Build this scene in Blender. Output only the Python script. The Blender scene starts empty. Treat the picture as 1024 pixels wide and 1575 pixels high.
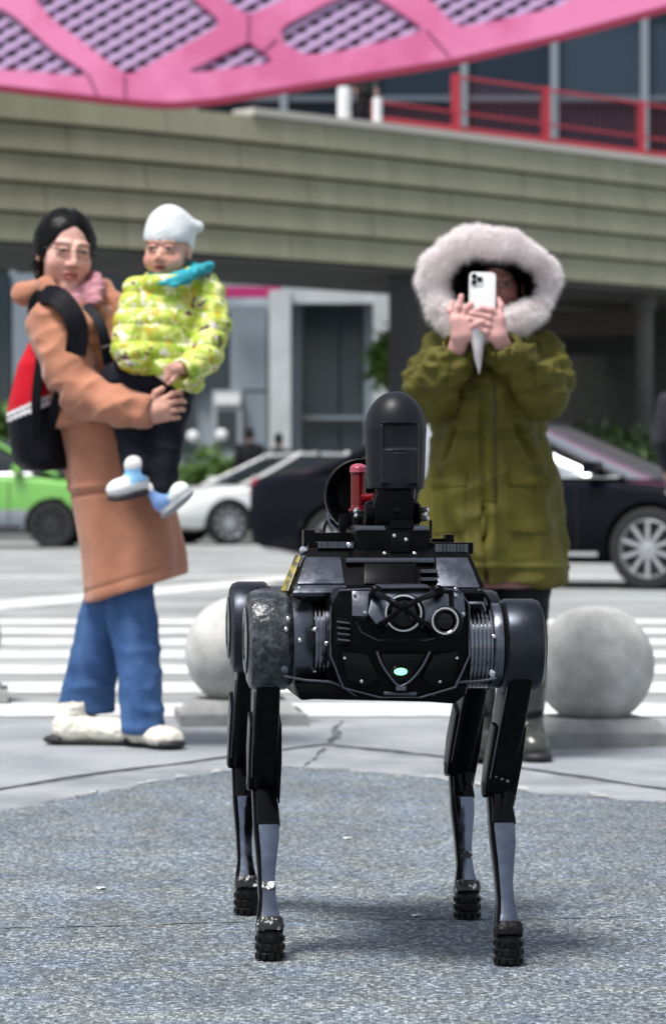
import bpy, bmesh, math, random
import numpy as np
from mathutils import Vector, Matrix, geometry

SC = bpy.context.scene
COL = SC.collection
R = math.radians
PI = math.pi

# ------------------------------------------------------------------ camera
FPX, CAMZ, HOR, CXP = 4600.0, 0.756, 760.0, 512.0      # focal length / horizon in photograph pixels
cam_d = bpy.data.cameras.new('camera')
cam = bpy.data.objects.new('camera', cam_d)
COL.objects.link(cam)
cam.location = (0, 0, CAMZ)
cam.rotation_euler = (R(90), 0, 0)
cam_d.sensor_fit = 'VERTICAL'
cam_d.sensor_height = 36.0
cam_d.sensor_width = 36.0
cam_d.lens = FPX * 36.0 / 1575.0
cam_d.shift_y = -(787.5 - HOR) / 1575.0
cam_d.clip_start = 0.1
cam_d.clip_end = 2000
cam_d.dof.use_dof = True
cam_d.dof.focus_distance = 4.85
cam_d.dof.aperture_fstop = 7.5
SC.camera = cam

# ------------------------------------------------------------------ light
SUN_EL, SUN_AZ = 68.0, 222.0
world = bpy.data.worlds.new('World')
SC.world = world
world.use_nodes = True
wn = world.node_tree
wn.nodes.clear()
sky = wn.nodes.new('ShaderNodeTexSky')
sky.sky_type = 'NISHITA'
sky.sun_disc = False
sky.sun_elevation = R(SUN_EL)
sky.sun_rotation = R(SUN_AZ)
sky.air_density = 1.0
sky.dust_density = 1.5
hs = wn.nodes.new('ShaderNodeHueSaturation')
hs.inputs['Saturation'].default_value = 0.42
bg = wn.nodes.new('ShaderNodeBackground')
bg.inputs['Strength'].default_value = 0.05
wo = wn.nodes.new('ShaderNodeOutputWorld')
wn.links.new(sky.outputs[0], hs.inputs['Color'])
wn.links.new(hs.outputs[0], bg.inputs['Color'])
wn.links.new(bg.outputs[0], wo.inputs['Surface'])

sun_d = bpy.data.lights.new('sun', 'SUN')
sun_d.energy = 1.5
sun_d.angle = R(18)
sun_d.color = (1.0, 0.97, 0.93)
sun = bpy.data.objects.new('sun', sun_d)
COL.objects.link(sun)
_az, _el = R(SUN_AZ), R(SUN_EL)
_sd = Vector((math.sin(_az) * math.cos(_el), math.cos(_az) * math.cos(_el), math.sin(_el)))
sun.rotation_euler = _sd.to_track_quat('Z', 'Y').to_euler()
sun.location = (0, 0, 30)

SC.view_settings.view_transform = 'Standard'
SC.view_settings.look = 'None'
SC.view_settings.gamma = 1.0
SC.view_settings.use_curve_mapping = False
SC.view_settings.exposure = 1.72
SC.cycles.use_denoising = True
SC.cycles.max_bounces = 6
SC.cycles.caustics_reflective = False
SC.cycles.caustics_refractive = False

# ------------------------------------------------------------------ helpers
rng = np.random.default_rng(7)
random.seed(7)


def at(x, y, Y):
    """world point seen at photograph pixel (x, y) at distance Y"""
    return Vector(((x - CXP) * Y / FPX, Y, CAMZ + (HOR - y) * Y / FPX))


def gd(x, y, z=0.0):
    """ground point seen at photograph pixel"""
    Y = FPX * (CAMZ - z) / (y - HOR)
    return Vector(((x - CXP) * Y / FPX, Y, z))


def link(name, me, parent=None, mat=None, smooth=False):
    ob = bpy.data.objects.new(name, me)
    COL.objects.link(ob)
    if parent is not None:
        ob.parent = parent
    if mat is not None and len(me.materials) == 0:
        me.materials.append(mat)
    if smooth:
        me.polygons.foreach_set('use_smooth', [True] * len(me.polygons))
    return ob


def tag(o, label=None, cat=None, group=None, kind=None):
    if label: o['label'] = label
    if cat: o['category'] = cat
    if group: o['group'] = group
    if kind: o['kind'] = kind
    return o


def empty(name, loc=(0, 0, 0), rz=0.0, label=None, cat=None, group=None):
    e = bpy.data.objects.new(name, None)
    e.empty_display_size = 0.2
    COL.objects.link(e)
    e.location = loc
    e.rotation_euler = (0, 0, rz)
    return tag(e, label, cat, group)


def bm_mesh(bm, name='mesh'):
    bmesh.ops.recalc_face_normals(bm, faces=bm.faces[:])
    me = bpy.data.meshes.new(name)
    bm.to_mesh(me)
    bm.free()
    return me


def sharp(me, deg=35):
    me.polygons.foreach_set('use_smooth', [True] * len(me.polygons))
    me.set_sharp_from_angle(angle=R(deg))
    return me


def bevel_bm(bm, w, seg=2, deg=25):
    if w <= 0: return
    es = [e for e in bm.edges if len(e.link_faces) == 2 and e.calc_face_angle(0) > R(deg)]
    bmesh.ops.bevel(bm, geom=es, offset=w, segments=seg, affect='EDGES', profile=0.6, clamp_overlap=True)


def add_box(bm, lo, hi, mtx=None):
    lo = Vector(lo); hi = Vector(hi)
    vs = []
    for z in (lo.z, hi.z):
        for (x, y) in ((lo.x, lo.y), (hi.x, lo.y), (hi.x, hi.y), (lo.x, hi.y)):
            p = Vector((x, y, z))
            vs.append(bm.verts.new(mtx @ p if mtx else p))
    for f in ((0, 3, 2, 1), (4, 5, 6, 7), (0, 1, 5, 4), (1, 2, 6, 5), (2, 3, 7, 6), (3, 0, 4, 7)):
        bm.faces.new([vs[i] for i in f])


def box(name, lo, hi, mat, parent=None, bevel=0.0, seg=2, mtx=None):
    bm = bmesh.new()
    add_box(bm, lo, hi, mtx)
    bevel_bm(bm, bevel, seg)
    return link(name, sharp(bm_mesh(bm, name)), parent, mat)


def add_prism(bm, poly, d):
    """extrude a list of 3-D points by vector d"""
    d = Vector(d)
    a = [bm.verts.new(Vector(p)) for p in poly]
    b = [bm.verts.new(Vector(p) + d) for p in poly]
    n = len(a)
    bm.faces.new(a)
    bm.faces.new(list(reversed(b)))
    for i in range(n):
        bm.faces.new((a[i], b[i], b[(i + 1) % n], a[(i + 1) % n]))


def prism(name, poly, d, mat, parent=None, bevel=0.0, seg=2):
    bm = bmesh.new()
    add_prism(bm, poly, d)
    bmesh.ops.recalc_face_normals(bm, faces=bm.faces[:])
    bevel_bm(bm, bevel, seg)
    return link(name, sharp(bm_mesh(bm, name)), parent, mat)


def frame(axis):
    a = Vector(axis).normalized()
    u = a.cross(Vector((0, 0, 1)))
    if u.length < 1e-3: u = a.cross(Vector((0, 1, 0)))
    u.normalize()
    return a, u, a.cross(u)


def add_lathe(bm, origin, axis, prof, n=32, closed=False):
    """prof: list of (t along axis, radius)"""
    a, u, v = frame(axis)
    o = Vector(origin)
    rings = []
    for (t, r) in prof:
        if r < 1e-6:
            rings.append([bm.verts.new(o + a * t)])
        else:
            rings.append([bm.verts.new(o + a * t + (u * math.cos(2 * PI * i / n) + v * math.sin(2 * PI * i / n)) * r) for i in range(n)])
    for k in range(len(rings) - 1):
        A, B = rings[k], rings[k + 1]
        for i in range(n):
            j = (i + 1) % n
            if len(A) == 1 and len(B) == 1: continue
            if len(A) == 1: bm.faces.new((A[0], B[i], B[j]))
            elif len(B) == 1: bm.faces.new((A[i], B[0], A[j]))
            else: bm.faces.new((A[i], B[i], B[j], A[j]))
    if not closed:
        if len(rings[0]) > 1: bm.faces.new(list(reversed(rings[0])))
        if len(rings[-1]) > 1: bm.faces.new(rings[-1])


def lathe(name, origin, axis, prof, mat, parent=None, n=32, deg=35, ring=False):
    bm = bmesh.new()
    add_lathe(bm, origin, axis, prof + prof[:1] if ring else prof, n, ring)
    if ring: bmesh.ops.remove_doubles(bm, verts=bm.verts[:], dist=1e-6)
    return link(name, sharp(bm_mesh(bm, name), deg), parent, mat)


def add_tube(bm, pts, rad, n=8, cap=True):
    pts = [Vector(p) for p in pts]
    if not isinstance(rad, (list, tuple)): rad = [rad] * len(pts)
    rings = []
    pu = None
    for i, p in enumerate(pts):
        t = (pts[min(i + 1, len(pts) - 1)] - pts[max(i - 1, 0)]).normalized()
        if pu is None:
            _, u, v = frame(t)
        else:
            u = (pu - t * pu.dot(t)).normalized()
            v = t.cross(u)
        pu = u
        rings.append([bm.verts.new(p + (u * math.cos(2 * PI * k / n) + v * math.sin(2 * PI * k / n)) * rad[i]) for k in range(n)])
    for A, B in zip(rings, rings[1:]):
        for i in range(n):
            j = (i + 1) % n
            bm.faces.new((A[i], B[i], B[j], A[j]))
    if cap:
        bm.faces.new(list(reversed(rings[0])))
        bm.faces.new(rings[-1])


def tube(name, pts, rad, mat, parent=None, n=8):
    bm = bmesh.new()
    add_tube(bm, pts, rad, n)
    return link(name, sharp(bm_mesh(bm, name), 50), parent, mat)


def bez(pts, n=24):
    """Catmull-Rom through points"""
    P = [Vector(p) for p in pts]
    P = [P[0] * 2 - P[1]] + P + [P[-1] * 2 - P[-2]]
    out = []
    m = len(P) - 3
    for i in range(n + 1):
        s = i / n * m
        k = min(int(s), m - 1)
        t = s - k
        a, b, c, d = P[k:k + 4]
        out.append(0.5 * ((2 * b) + (c - a) * t + (2 * a - 5 * b + 4 * c - d) * t * t + (3 * b - a - 3 * c + d) * t ** 3))
    return out


# ------------------------------------------------------------------ materials
MATS = {}


def mat(name, col, rough=0.6, metal=0.0, spec=0.5, var=0.0, vscale=6.0, bump=0.0, bscale=80.0, coat=0.0,
        col2=None, emit=None, estr=0.0, vcol=False, stretch=None, sheen=0.0, sss=0.0, rvar=0.0, fac=(0.4, 0.6), alpha=None, trans=0.0, world=False):
    if name in MATS: return MATS[name]
    m = bpy.data.materials.new(name)
    m.use_nodes = True
    nt = m.node_tree
    N, L = nt.nodes, nt.links
    b = N['Principled BSDF']
    b.inputs['Base Color'].default_value = (*col, 1)
    b.inputs['Roughness'].default_value = rough
    b.inputs['Metallic'].default_value = metal
    b.inputs['Specular IOR Level'].default_value = spec
    if coat:
        b.inputs['Coat Weight'].default_value = coat
        b.inputs['Coat Roughness'].default_value = 0.06
    if sheen:
        b.inputs['Sheen Weight'].default_value = sheen
    if sss:
        b.inputs['Subsurface Weight'].default_value = sss
        b.inputs['Subsurface Radius'].default_value = (0.012, 0.005, 0.003)
        b.inputs['Subsurface Scale'].default_value = 0.5
    if trans:
        b.inputs['Transmission Weight'].default_value = trans
    if emit:
        b.inputs['Emission Color'].default_value = (*emit, 1)
        b.inputs['Emission Strength'].default_value = estr
    tc = N.new('ShaderNodeTexCoord')
    src = tc.outputs['Object']
    if world:
        src = N.new('ShaderNodeNewGeometry').outputs['Position']
    if stretch:
        mp = N.new('ShaderNodeMapping')
        mp.inputs['Scale'].default_value = stretch
        L.new(src, mp.inputs['Vector'])
        src = mp.outputs[0]
    base = None
    if vcol:
        at_ = N.new('ShaderNodeAttribute')
        at_.attribute_name = 'Col'
        base = at_.outputs['Color']
        L.new(base, b.inputs['Base Color'])
    if var or col2:
        nz = N.new('ShaderNodeTexNoise')
        nz.inputs['Scale'].default_value = vscale
        nz.inputs['Detail'].default_value = 6
        nz.inputs['Roughness'].default_value = 0.65
        L.new(src, nz.inputs['Vector'])
        rp = N.new('ShaderNodeMapRange')
        rp.inputs['From Min'].default_value = fac[0]
        rp.inputs['From Max'].default_value = fac[1]
        L.new(nz.outputs['Fac'], rp.inputs['Value'])
        mx = N.new('ShaderNodeMix')
        mx.data_type = 'RGBA'
        if base is not None and not col2:
            mx.blend_type = 'MULTIPLY'
            mx.inputs['Factor'].default_value = 1.0
            cr = N.new('ShaderNodeMapRange')
            cr.inputs['To Min'].default_value = 1 - var
            cr.inputs['To Max'].default_value = 1 + var
            L.new(rp.outputs[0], cr.inputs['Value'])
            L.new(base, mx.inputs['A'])
            L.new(cr.outputs[0], mx.inputs['B'])
        else:
            c2 = col2 if col2 else tuple(min(1, c * (1 + var)) for c in col)
            c1 = col if col2 else tuple(c * (1 - var) for c in col)
            mx.inputs['A'].default_value = (*c1, 1)
            mx.inputs['B'].default_value = (*c2, 1)
            L.new(rp.outputs[0], mx.inputs['Factor'])
        L.new(mx.outputs['Result'], b.inputs['Base Color'])
        if rvar:
            rr = N.new('ShaderNodeMapRange')
            rr.inputs['To Min'].default_value = max(0.02, rough - rvar)
            rr.inputs['To Max'].default_value = min(1, rough + rvar)
            L.new(rp.outputs[0], rr.inputs['Value'])
            L.new(rr.outputs[0], b.inputs['Roughness'])
    if bump:
        n2 = N.new('ShaderNodeTexNoise')
        n2.inputs['Scale'].default_value = bscale
        n2.inputs['Detail'].default_value = 4
        L.new(src, n2.inputs['Vector'])
        bp = N.new('ShaderNodeBump')
        bp.inputs['Strength'].default_value = bump
        bp.inputs['Distance'].default_value = 0.01
        L.new(n2.outputs['Fac'], bp.inputs['Height'])
        L.new(bp.outputs[0], b.inputs['Normal'])
    MATS[name] = m
    return m


# ------------------------------------------------------------------ implicit-surface modelling (numpy)
def _h(ix, iy, iz):
    n = (ix.astype(np.int64) * 374761393 + iy.astype(np.int64) * 668265263 + iz.astype(np.int64) * 2147483647)
    n = (n ^ (n >> 13)) * 1274126177
    n = n & 0x7fffffff
    return (n ^ (n >> 16)) % 65536 / 65535.0


def vnoise(P):
    """value noise in -1..1 for an (N,3) array"""
    P = np.asarray(P, float)
    I = np.floor(P).astype(np.int64)
    F = P - I
    F = F * F * (3 - 2 * F)
    out = 0
    for dx in (0, 1):
        wx = F[:, 0] if dx else 1 - F[:, 0]
        for dy in (0, 1):
            wy = F[:, 1] if dy else 1 - F[:, 1]
            for dz in (0, 1):
                wz = F[:, 2] if dz else 1 - F[:, 2]
                out = out + wx * wy * wz * _h(I[:, 0] + dx, I[:, 1] + dy, I[:, 2] + dz)
    return out * 2 - 1


class Prim:
    def __init__(s, f, lo, hi):
        s.f, s.lo, s.hi = f, np.array(lo, float), np.array(hi, float)


def cap(a, b, ra, rb=None):
    a = np.array(a, float); b = np.array(b, float)
    rb = ra if rb is None else rb
    ba = b - a
    bb = max(float(ba @ ba), 1e-12)
    rm = max(ra, rb)

    def f(x, y, z):
        px, py, pz = x - a[0], y - a[1], z - a[2]
        h = np.clip((px * ba[0] + py * ba[1] + pz * ba[2]) / bb, 0, 1)
        return np.sqrt((px - h * ba[0]) ** 2 + (py - h * ba[1]) ** 2 + (pz - h * ba[2]) ** 2) - (ra + (rb - ra) * h)
    return Prim(f, np.minimum(a, b) - rm, np.maximum(a, b) + rm)


def ell(c, r):
    c = np.array(c, float); r = np.array(r, float)

    def f(x, y, z):
        px, py, pz = x - c[0], y - c[1], z - c[2]
        k0 = np.sqrt((px / r[0]) ** 2 + (py / r[1]) ** 2 + (pz / r[2]) ** 2)
        k1 = np.sqrt((px / r[0] ** 2) ** 2 + (py / r[1] ** 2) ** 2 + (pz / r[2] ** 2) ** 2) + 1e-9
        return k0 * (k0 - 1) / k1
    return Prim(f, c - r, c + r)


def rbox(c, hlf, rad):
    c = np.array(c, float); hlf = np.array(hlf, float) - rad

    def f(x, y, z):
        qx, qy, qz = abs(x - c[0]) - hlf[0], abs(y - c[1]) - hlf[1], abs(z - c[2]) - hlf[2]
        return np.sqrt(np.maximum(qx, 0) ** 2 + np.maximum(qy, 0) ** 2 + np.maximum(qz, 0) ** 2) + np.minimum(np.maximum(qx, np.maximum(qy, qz)), 0) - rad
    return Prim(f, c - hlf - rad, c + hlf + rad)


def stack(secs, mod=None, rot=0.0):
    """generalised cylinder along z: secs = [(z, cx, cy, rx, ry), ...]; mod(theta, z) scales the radius"""
    S = np.array(sorted(secs), float)
    zs = S[:, 0]
    cr, sr = math.cos(rot), math.sin(rot)

    def f(x, y, z):
        z1 = z
        cx = np.interp(z1, zs, S[:, 1]); cy = np.interp(z1, zs, S[:, 2])
        rx = np.interp(z1, zs, S[:, 3]); ry = np.interp(z1, zs, S[:, 4])
        dx0, dy0 = x - cx, y - cy
        dx, dy = dx0 * cr + dy0 * sr, -dx0 * sr + dy0 * cr
        if mod is not None:
            m = mod(np.arctan2(dy, dx), z1)
            dx, dy = dx / m, dy / m
        q = np.sqrt((dx / rx) ** 2 + (dy / ry) ** 2) + 1e-9
        k1 = np.sqrt((dx / rx ** 2) ** 2 + (dy / ry ** 2) ** 2) + 1e-9
        d = q * (q - 1) / k1
        e = np.maximum(zs[0] - z1, z1 - zs[-1])
        return np.maximum(d, e) + np.zeros_like(d)
    m = 1.25 * max(S[:, 3].max(), S[:, 4].max())
    return Prim(f, (S[:, 1].min() - m, S[:, 2].min() - m, zs[0]), (S[:, 1].max() + m, S[:, 2].max() + m, zs[-1]))


def tp(p, M):
    """transform a primitive by a 4x4 matrix (uniform scale)"""
    M = Matrix(M)
    sc = M.to_scale()[0]
    I = np.array(M.inverted())
    cs = np.array([M @ Vector((x, y, z)) for x in (p.lo[0], p.hi[0]) for y in (p.lo[1], p.hi[1]) for z in (p.lo[2], p.hi[2])])

    def f(x, y, z):
        lx = I[0, 0] * x + I[0, 1] * y + I[0, 2] * z + I[0, 3]
        ly = I[1, 0] * x + I[1, 1] * y + I[1, 2] * z + I[1, 3]
        lz = I[2, 0] * x + I[2, 1] * y + I[2, 2] * z + I[2, 3]
        return p.f(lx, ly, lz) * sc
    return Prim(f, cs.min(0), cs.max(0))


class Sdf:
    def __init__(s, lo, hi, h):
        s.lo = np.array(lo, float); s.h = h
        n = np.ceil((np.array(hi, float) - s.lo) / h).astype(int) + 1
        s.ax = [s.lo[i] + h * np.arange(n[i]) for i in range(3)]
        s.d = np.full(n, 0.06, np.float32)

    def _blk(s, p, k):
        m = k + 3 * s.h
        sl = []
        for i in range(3):
            a = int(np.clip(np.floor((p.lo[i] - m - s.lo[i]) / s.h), 0, len(s.ax[i])))
            b = int(np.clip(np.ceil((p.hi[i] + m - s.lo[i]) / s.h) + 1, 0, len(s.ax[i])))
            sl.append(slice(a, b))
        sl = tuple(sl)
        if any(q.stop <= q.start for q in sl): return None
        return sl, p.f(s.ax[0][sl[0]][:, None, None], s.ax[1][sl[1]][None, :, None], s.ax[2][sl[2]][None, None, :])

    def add(s, p, k=0.01):
        r = s._blk(p, k)
        if r is None: return s
        sl, v = r
        d = s.d[sl]
        if k > 0:
            h = np.clip(0.5 + 0.5 * (d - v) / k, 0, 1)
            s.d[sl] = d + (v - d) * h - k * h * (1 - h)
        else:
            s.d[sl] = np.minimum(d, v)
        return s

    def sub(s, p, k=0.005):
        r = s._blk(p, k)
        if r is None: return s
        sl, v = r
        v = -v
        d = s.d[sl]
        h = np.clip(0.5 - 0.5 * (d - v) / max(k, 1e-6), 0, 1)
        s.d[sl] = d + (v - d) * h + k * h * (1 - h)
        return s

    def nets(s):
        d = s.d
        d[0] = d[-1] = 0.06; d[:, 0] = d[:, -1] = 0.06; d[:, :, 0] = d[:, :, -1] = 0.06
        sg = d < 0
        c = np.zeros(tuple(n - 1 for n in d.shape), np.int8)
        offs = [(i, j, k) for i in (0, 1) for j in (0, 1) for k in (0, 1)]
        for o in offs:
            c += sg[o[0]:sg.shape[0] - 1 + o[0], o[1]:sg.shape[1] - 1 + o[1], o[2]:sg.shape[2] - 1 + o[2]]
        act = (c > 0) & (c < 8)
        ijk = np.argwhere(act)
        idx = np.full(act.shape, -1, np.int64)
        idx[act] = np.arange(len(ijk))
        acc = np.zeros((len(ijk), 3)); cnt = np.zeros(len(ijk))
        for a in offs:
            for ax in range(3):
                if a[ax]: continue
                b = list(a); b[ax] = 1
                va = d[ijk[:, 0] + a[0], ijk[:, 1] + a[1], ijk[:, 2] + a[2]].astype(float)
                vb = d[ijk[:, 0] + b[0], ijk[:, 1] + b[1], ijk[:, 2] + b[2]].astype(float)
                m = (va < 0) != (vb < 0)
                t = np.where(m, va / np.where(m, va - vb, 1), 0)
                p = np.tile(np.array(a, float), (len(ijk), 1))
                p[:, ax] = t
                acc[m] += p[m]; cnt += m
        V = s.lo + s.h * (ijk + acc / np.maximum(cnt, 1)[:, None])
        Q = []
        for ax in range(3):
            u, v = (ax + 1) % 3, (ax + 2) % 3
            A = [slice(None)] * 3; B = [slice(None)] * 3
            A[ax] = slice(0, -1); B[ax] = slice(1, None)
            df = sg[tuple(A)] != sg[tuple(B)]
            e = np.argwhere(df)
            e = e[(e[:, u] > 0) & (e[:, v] > 0)]
            eu = e.copy(); eu[:, u] -= 1
            ev = e.copy(); ev[:, v] -= 1
            euv = eu.copy(); euv[:, v] -= 1
            g = lambda q: idx[q[:, 0], q[:, 1], q[:, 2]]
            q = np.stack([g(e), g(eu), g(euv), g(ev)], 1)
            ins = sg[e[:, 0], e[:, 1], e[:, 2]]
            q[~ins] = q[~ins][:, ::-1]
            Q.append(q)
        Q = np.concatenate(Q)
        return V, Q[(Q >= 0).all(1)]


def vnormals(V, Q):
    n = np.cross(V[Q[:, 2]] - V[Q[:, 0]], V[Q[:, 3]] - V[Q[:, 1]])
    out = np.zeros_like(V)
    for i in range(4): np.add.at(out, Q[:, i], n)
    return out / (np.linalg.norm(out, axis=1)[:, None] + 1e-12)


def relax(V, Q, it=2, f=0.5):
    for _ in range(it):
        acc = np.zeros_like(V); cnt = np.zeros(len(V))
        for i in range(4):
            a, b = Q[:, i], Q[:, (i + 1) % 4]
            np.add.at(acc, a, V[b]); np.add.at(acc, b, V[a])
            np.add.at(cnt, a, 1); np.add.at(cnt, b, 1)
        V = V + f * (acc / np.maximum(cnt, 1)[:, None] - V)
    return V


def mesh_vq(name, V, Q, m=None, col=None, parent=None, smooth=True):
    me = bpy.data.meshes.new(name)
    me.from_pydata(V.tolist(), [], Q.tolist())
    if col is not None:
        ca = me.color_attributes.new('Col', 'FLOAT_COLOR', 'POINT')
        buf = np.ones((len(V), 4), np.float32)
        buf[:, :3] = col
        ca.data.foreach_set('color', buf.ravel())
    ob = link(name, me, parent, m, smooth)
    return ob


def folds(V, N, items):
    """displace along normals; items = [(amp, (sx,sy,sz), kind)] with kind 'n' noise or 'r' ridged"""
    d = 0
    for i, (amp, s, kind) in enumerate(items):
        n = vnoise(V * np.array(s) + 17.3 * (i + 1))
        if kind == 'r': n = 1 - 2.2 * np.abs(n)
        d = d + amp * n
    return V + N * np.asarray(d)[:, None]
# =================================================================== THE SETTING
def ground_mat():
    m = mat('worn_road', (0.27, 0.285, 0.28), 0.85, var=0.22, vscale=0.9, bump=0.25, bscale=60, world=True)
    return m


def asphalt_mat():
    m = bpy.data.materials.new('asphalt'); m.use_nodes = True
    N, L = m.node_tree.nodes, m.node_tree.links
    b = N['Principled BSDF']
    b.inputs['Roughness'].default_value = 0.75
    g = N.new('ShaderNodeNewGeometry')
    # stones: fine voronoi cells of differing grey
    vo = N.new('ShaderNodeTexVoronoi'); vo.inputs['Scale'].default_value = 185
    L.new(g.outputs['Position'], vo.inputs['Vector'])
    sep = N.new('ShaderNodeSeparateColor'); L.new(vo.outputs['Color'], sep.inputs[0])
    ramp = N.new('ShaderNodeValToRGB')
    e = ramp.color_ramp.elements
    e[0].position = 0.0; e[0].color = (0.036, 0.046, 0.056, 1)
    e[1].position = 1.0; e[1].color = (0.52, 0.57, 0.60, 1)
    x = e.new(0.45); x.color = (0.122, 0.144, 0.165, 1)
    x = e.new(0.78); x.color = (0.205, 0.235, 0.265, 1)
    L.new(sep.outputs[0], ramp.inputs[0])
    # patches
    nz = N.new('ShaderNodeTexNoise'); nz.inputs['Scale'].default_value = 2.2; nz.inputs['Detail'].default_value = 7; nz.inputs['Roughness'].default_value = 0.7
    L.new(g.outputs['Position'], nz.inputs['Vector'])
    mr = N.new('ShaderNodeMapRange'); mr.inputs['From Min'].default_value = 0.32; mr.inputs['From Max'].default_value = 0.68
    mr.inputs['To Min'].default_value = 0.74; mr.inputs['To Max'].default_value = 1.26
    L.new(nz.outputs['Fac'], mr.inputs['Value'])
    mx = N.new('ShaderNodeMix'); mx.data_type = 'RGBA'; mx.blend_type = 'MULTIPLY'; mx.inputs['Factor'].default_value = 1
    L.new(ramp.outputs[0], mx.inputs['A']); L.new(mr.outputs[0], mx.inputs['B'])
    # faint warm / bluish drift
    n3 = N.new('ShaderNodeTexNoise'); n3.inputs['Scale'].default_value = 9; n3.inputs['Detail'].default_value = 3
    L.new(g.outputs['Position'], n3.inputs['Vector'])
    mc = N.new('ShaderNodeMix'); mc.data_type = 'RGBA'; mc.blend_type = 'MULTIPLY'; mc.inputs['Factor'].default_value = 1
    rc = N.new('ShaderNodeValToRGB')
    rc.color_ramp.elements[0].position = 0.38; rc.color_ramp.elements[0].color = (1.04, 1.02, 0.94, 1)
    rc.color_ramp.elements[1].position = 0.62; rc.color_ramp.elements[1].color = (0.93, 0.99, 1.08, 1)
    L.new(n3.outputs['Fac'], rc.inputs[0])
    L.new(mx.outputs['Result'], mc.inputs['A']); L.new(rc.outputs[0], mc.inputs['B'])
    L.new(mc.outputs['Result'], b.inputs['Base Color'])
    bp = N.new('ShaderNodeBump'); bp.inputs['Strength'].default_value = 0.9; bp.inputs['Distance'].default_value = 0.006
    L.new(vo.outputs['Distance'], bp.inputs['Height'])
    L.new(bp.outputs[0], b.inputs['Normal'])
    return m


def sheet(name, pts, z, m, parent=None, thick=0.0, kind='structure'):
    bm = bmesh.new()
    if thick:
        add_prism(bm, [(p[0], p[1], z) for p in pts], (0, 0, -thick))
    else:
        bm.faces.new([bm.verts.new((p[0], p[1], z)) for p in pts])
    me = bm_mesh(bm, name)
    if not thick and me.polygons[0].normal.z < 0: me.flip_normals()
    o = link(name, me, parent, m)
    if parent is None: o['kind'] = kind
    return o


M_road = ground_mat()
M_asph = asphalt_mat()
M_paint = mat('road_paint', (0.70, 0.71, 0.69), 0.7, col2=(0.34, 0.35, 0.35), vscale=5, fac=(0.46, 0.74), bump=0.1, world=True)
M_slab = mat('paving_concrete', (0.225, 0.24, 0.262), 0.85, col2=(0.315, 0.33, 0.35), vscale=2.2, bump=0.3, bscale=140, world=True)
M_slab2 = mat('paving_concrete_pale', (0.31, 0.325, 0.34), 0.85, col2=(0.20, 0.217, 0.235), vscale=3.4, bump=0.3, bscale=140, world=True)
M_tar = mat('joint_tar', (0.12, 0.13, 0.142), 0.9, var=0.5, vscale=14, bump=0.5, world=True)

road = sheet('road', [(-300, -40), (300, -40), (300, 600), (-300, 600)], 0.0, M_road)
for k in range(7):
    yc = 10.45 + 1.2 * k
    sheet('crossing_stripe', [(-4.5, yc - 0.31), (4.6, yc - 0.31), (4.6, yc + 0.31), (-4.5, yc + 0.31)], 0.004, M_paint, road)
a, b_ = Vector((-2.75, 18.6)), Vector((0.35, 29.0))
nrm = Vector(((b_ - a).y, -(b_ - a).x)).normalized() * 0.28
sheet('lane_line_and_glare', [a - nrm, a + nrm, b_ + nrm, b_ - nrm], 0.004, M_paint, road)
sheet('lane_line_and_glare', [(1.2, 33.0), (9.5, 33.6), (9.5, 35.6), (1.2, 34.8)], 0.004, M_paint, road)  # not a marking: overexposed stretch of road painted as a white band
sheet('lane_line_and_glare', [(-14, 27.0), (14, 27.0), (14, 27.5), (-14, 27.5)], 0.005, M_paint, road)

# pavement: a tar bed with concrete slabs laid on it
def G(*pts): return [gd(x, y) for x, y in pts]
pave = sheet('pavement', [(-14, -2), (14, -2), (14, 9.9), (-14, 10.0)], 0.004, M_tar)
def wob(pts, amp=0.012, n=9):
    out = []
    m = len(pts)
    for i in range(m):
        p, q = Vector(pts[i]), Vector(pts[(i + 1) % m])
        for k in range(n):
            t = p.lerp(q, k / n)
            out.append((t.x + random.uniform(-amp, amp), t.y + random.uniform(-amp, amp)))
    return out
for pts, mm in (
    (G((-700, 1112), (520, 1110), (506, 1147), (172, 1190), (-700, 1325)), M_slab),
    (G((526, 1110), (1700, 1112), (1700, 1311), (1024, 1217), (700, 1169), (516, 1149)), M_slab),
    (G((-700, 1331), (172, 1194.5), (503, 1151), (476, 1178), (426, 1215), (-700, 1420)), M_slab2),
    (G((476, 1178), (508, 1152.5), (690, 1172), (1024, 1221.5), (1700, 1318), (1700, 1420), (428, 1230)), M_slab2)):
    sheet('concrete_slab', wob(pts), 0.008, mm, pave)
edge = [(-900, 1430), (-300, 1312), (0, 1256), (120, 1232), (200, 1217), (330, 1195), (400, 1188), (470, 1187), (600, 1196), (700, 1210), (850, 1229), (1024, 1241), (1400, 1265), (2000, 1330)]
ep = bez([gd(x, y) for x, y in edge], 90)
ep = [(p.x + random.uniform(-.012, .012), p.y + random.uniform(-.03, .03)) for p in ep]
asph = sheet('asphalt', [(-14, -2)] + [(-14, ep[0][1])] + [p for p in ep if -14 < p[0] < 14] + [(14, ep[-1][1]), (14, -2)], 0.012, M_asph)
GZ = 0.012
# a broken pale rim of mortar along the asphalt edge
M_rim = mat('mortar_rim', (0.36, 0.37, 0.37), 0.9, var=0.25, vscale=20, bump=0.4, world=True)
def rim(i0, i1, w):
    for i in range(i0, i1):
        if random.random() < 0.5: continue
        (x0, y0), (x1, y1) = ep[i], ep[i + 1]
        o0, o1 = random.uniform(.005, .03), random.uniform(.005, .03)
        a_, b2 = w * random.uniform(.4, 1.2), w * random.uniform(.4, 1.2)
        sheet('mortar_patch', [(x0, y0 + o0), (x1, y1 + o1), (x1, y1 + o1 + b2), (x0, y0 + o0 + a_)], 0.0125, M_rim, pave)
rim(18, 36, 0.10); rim(58, 74, 0.12)
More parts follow.
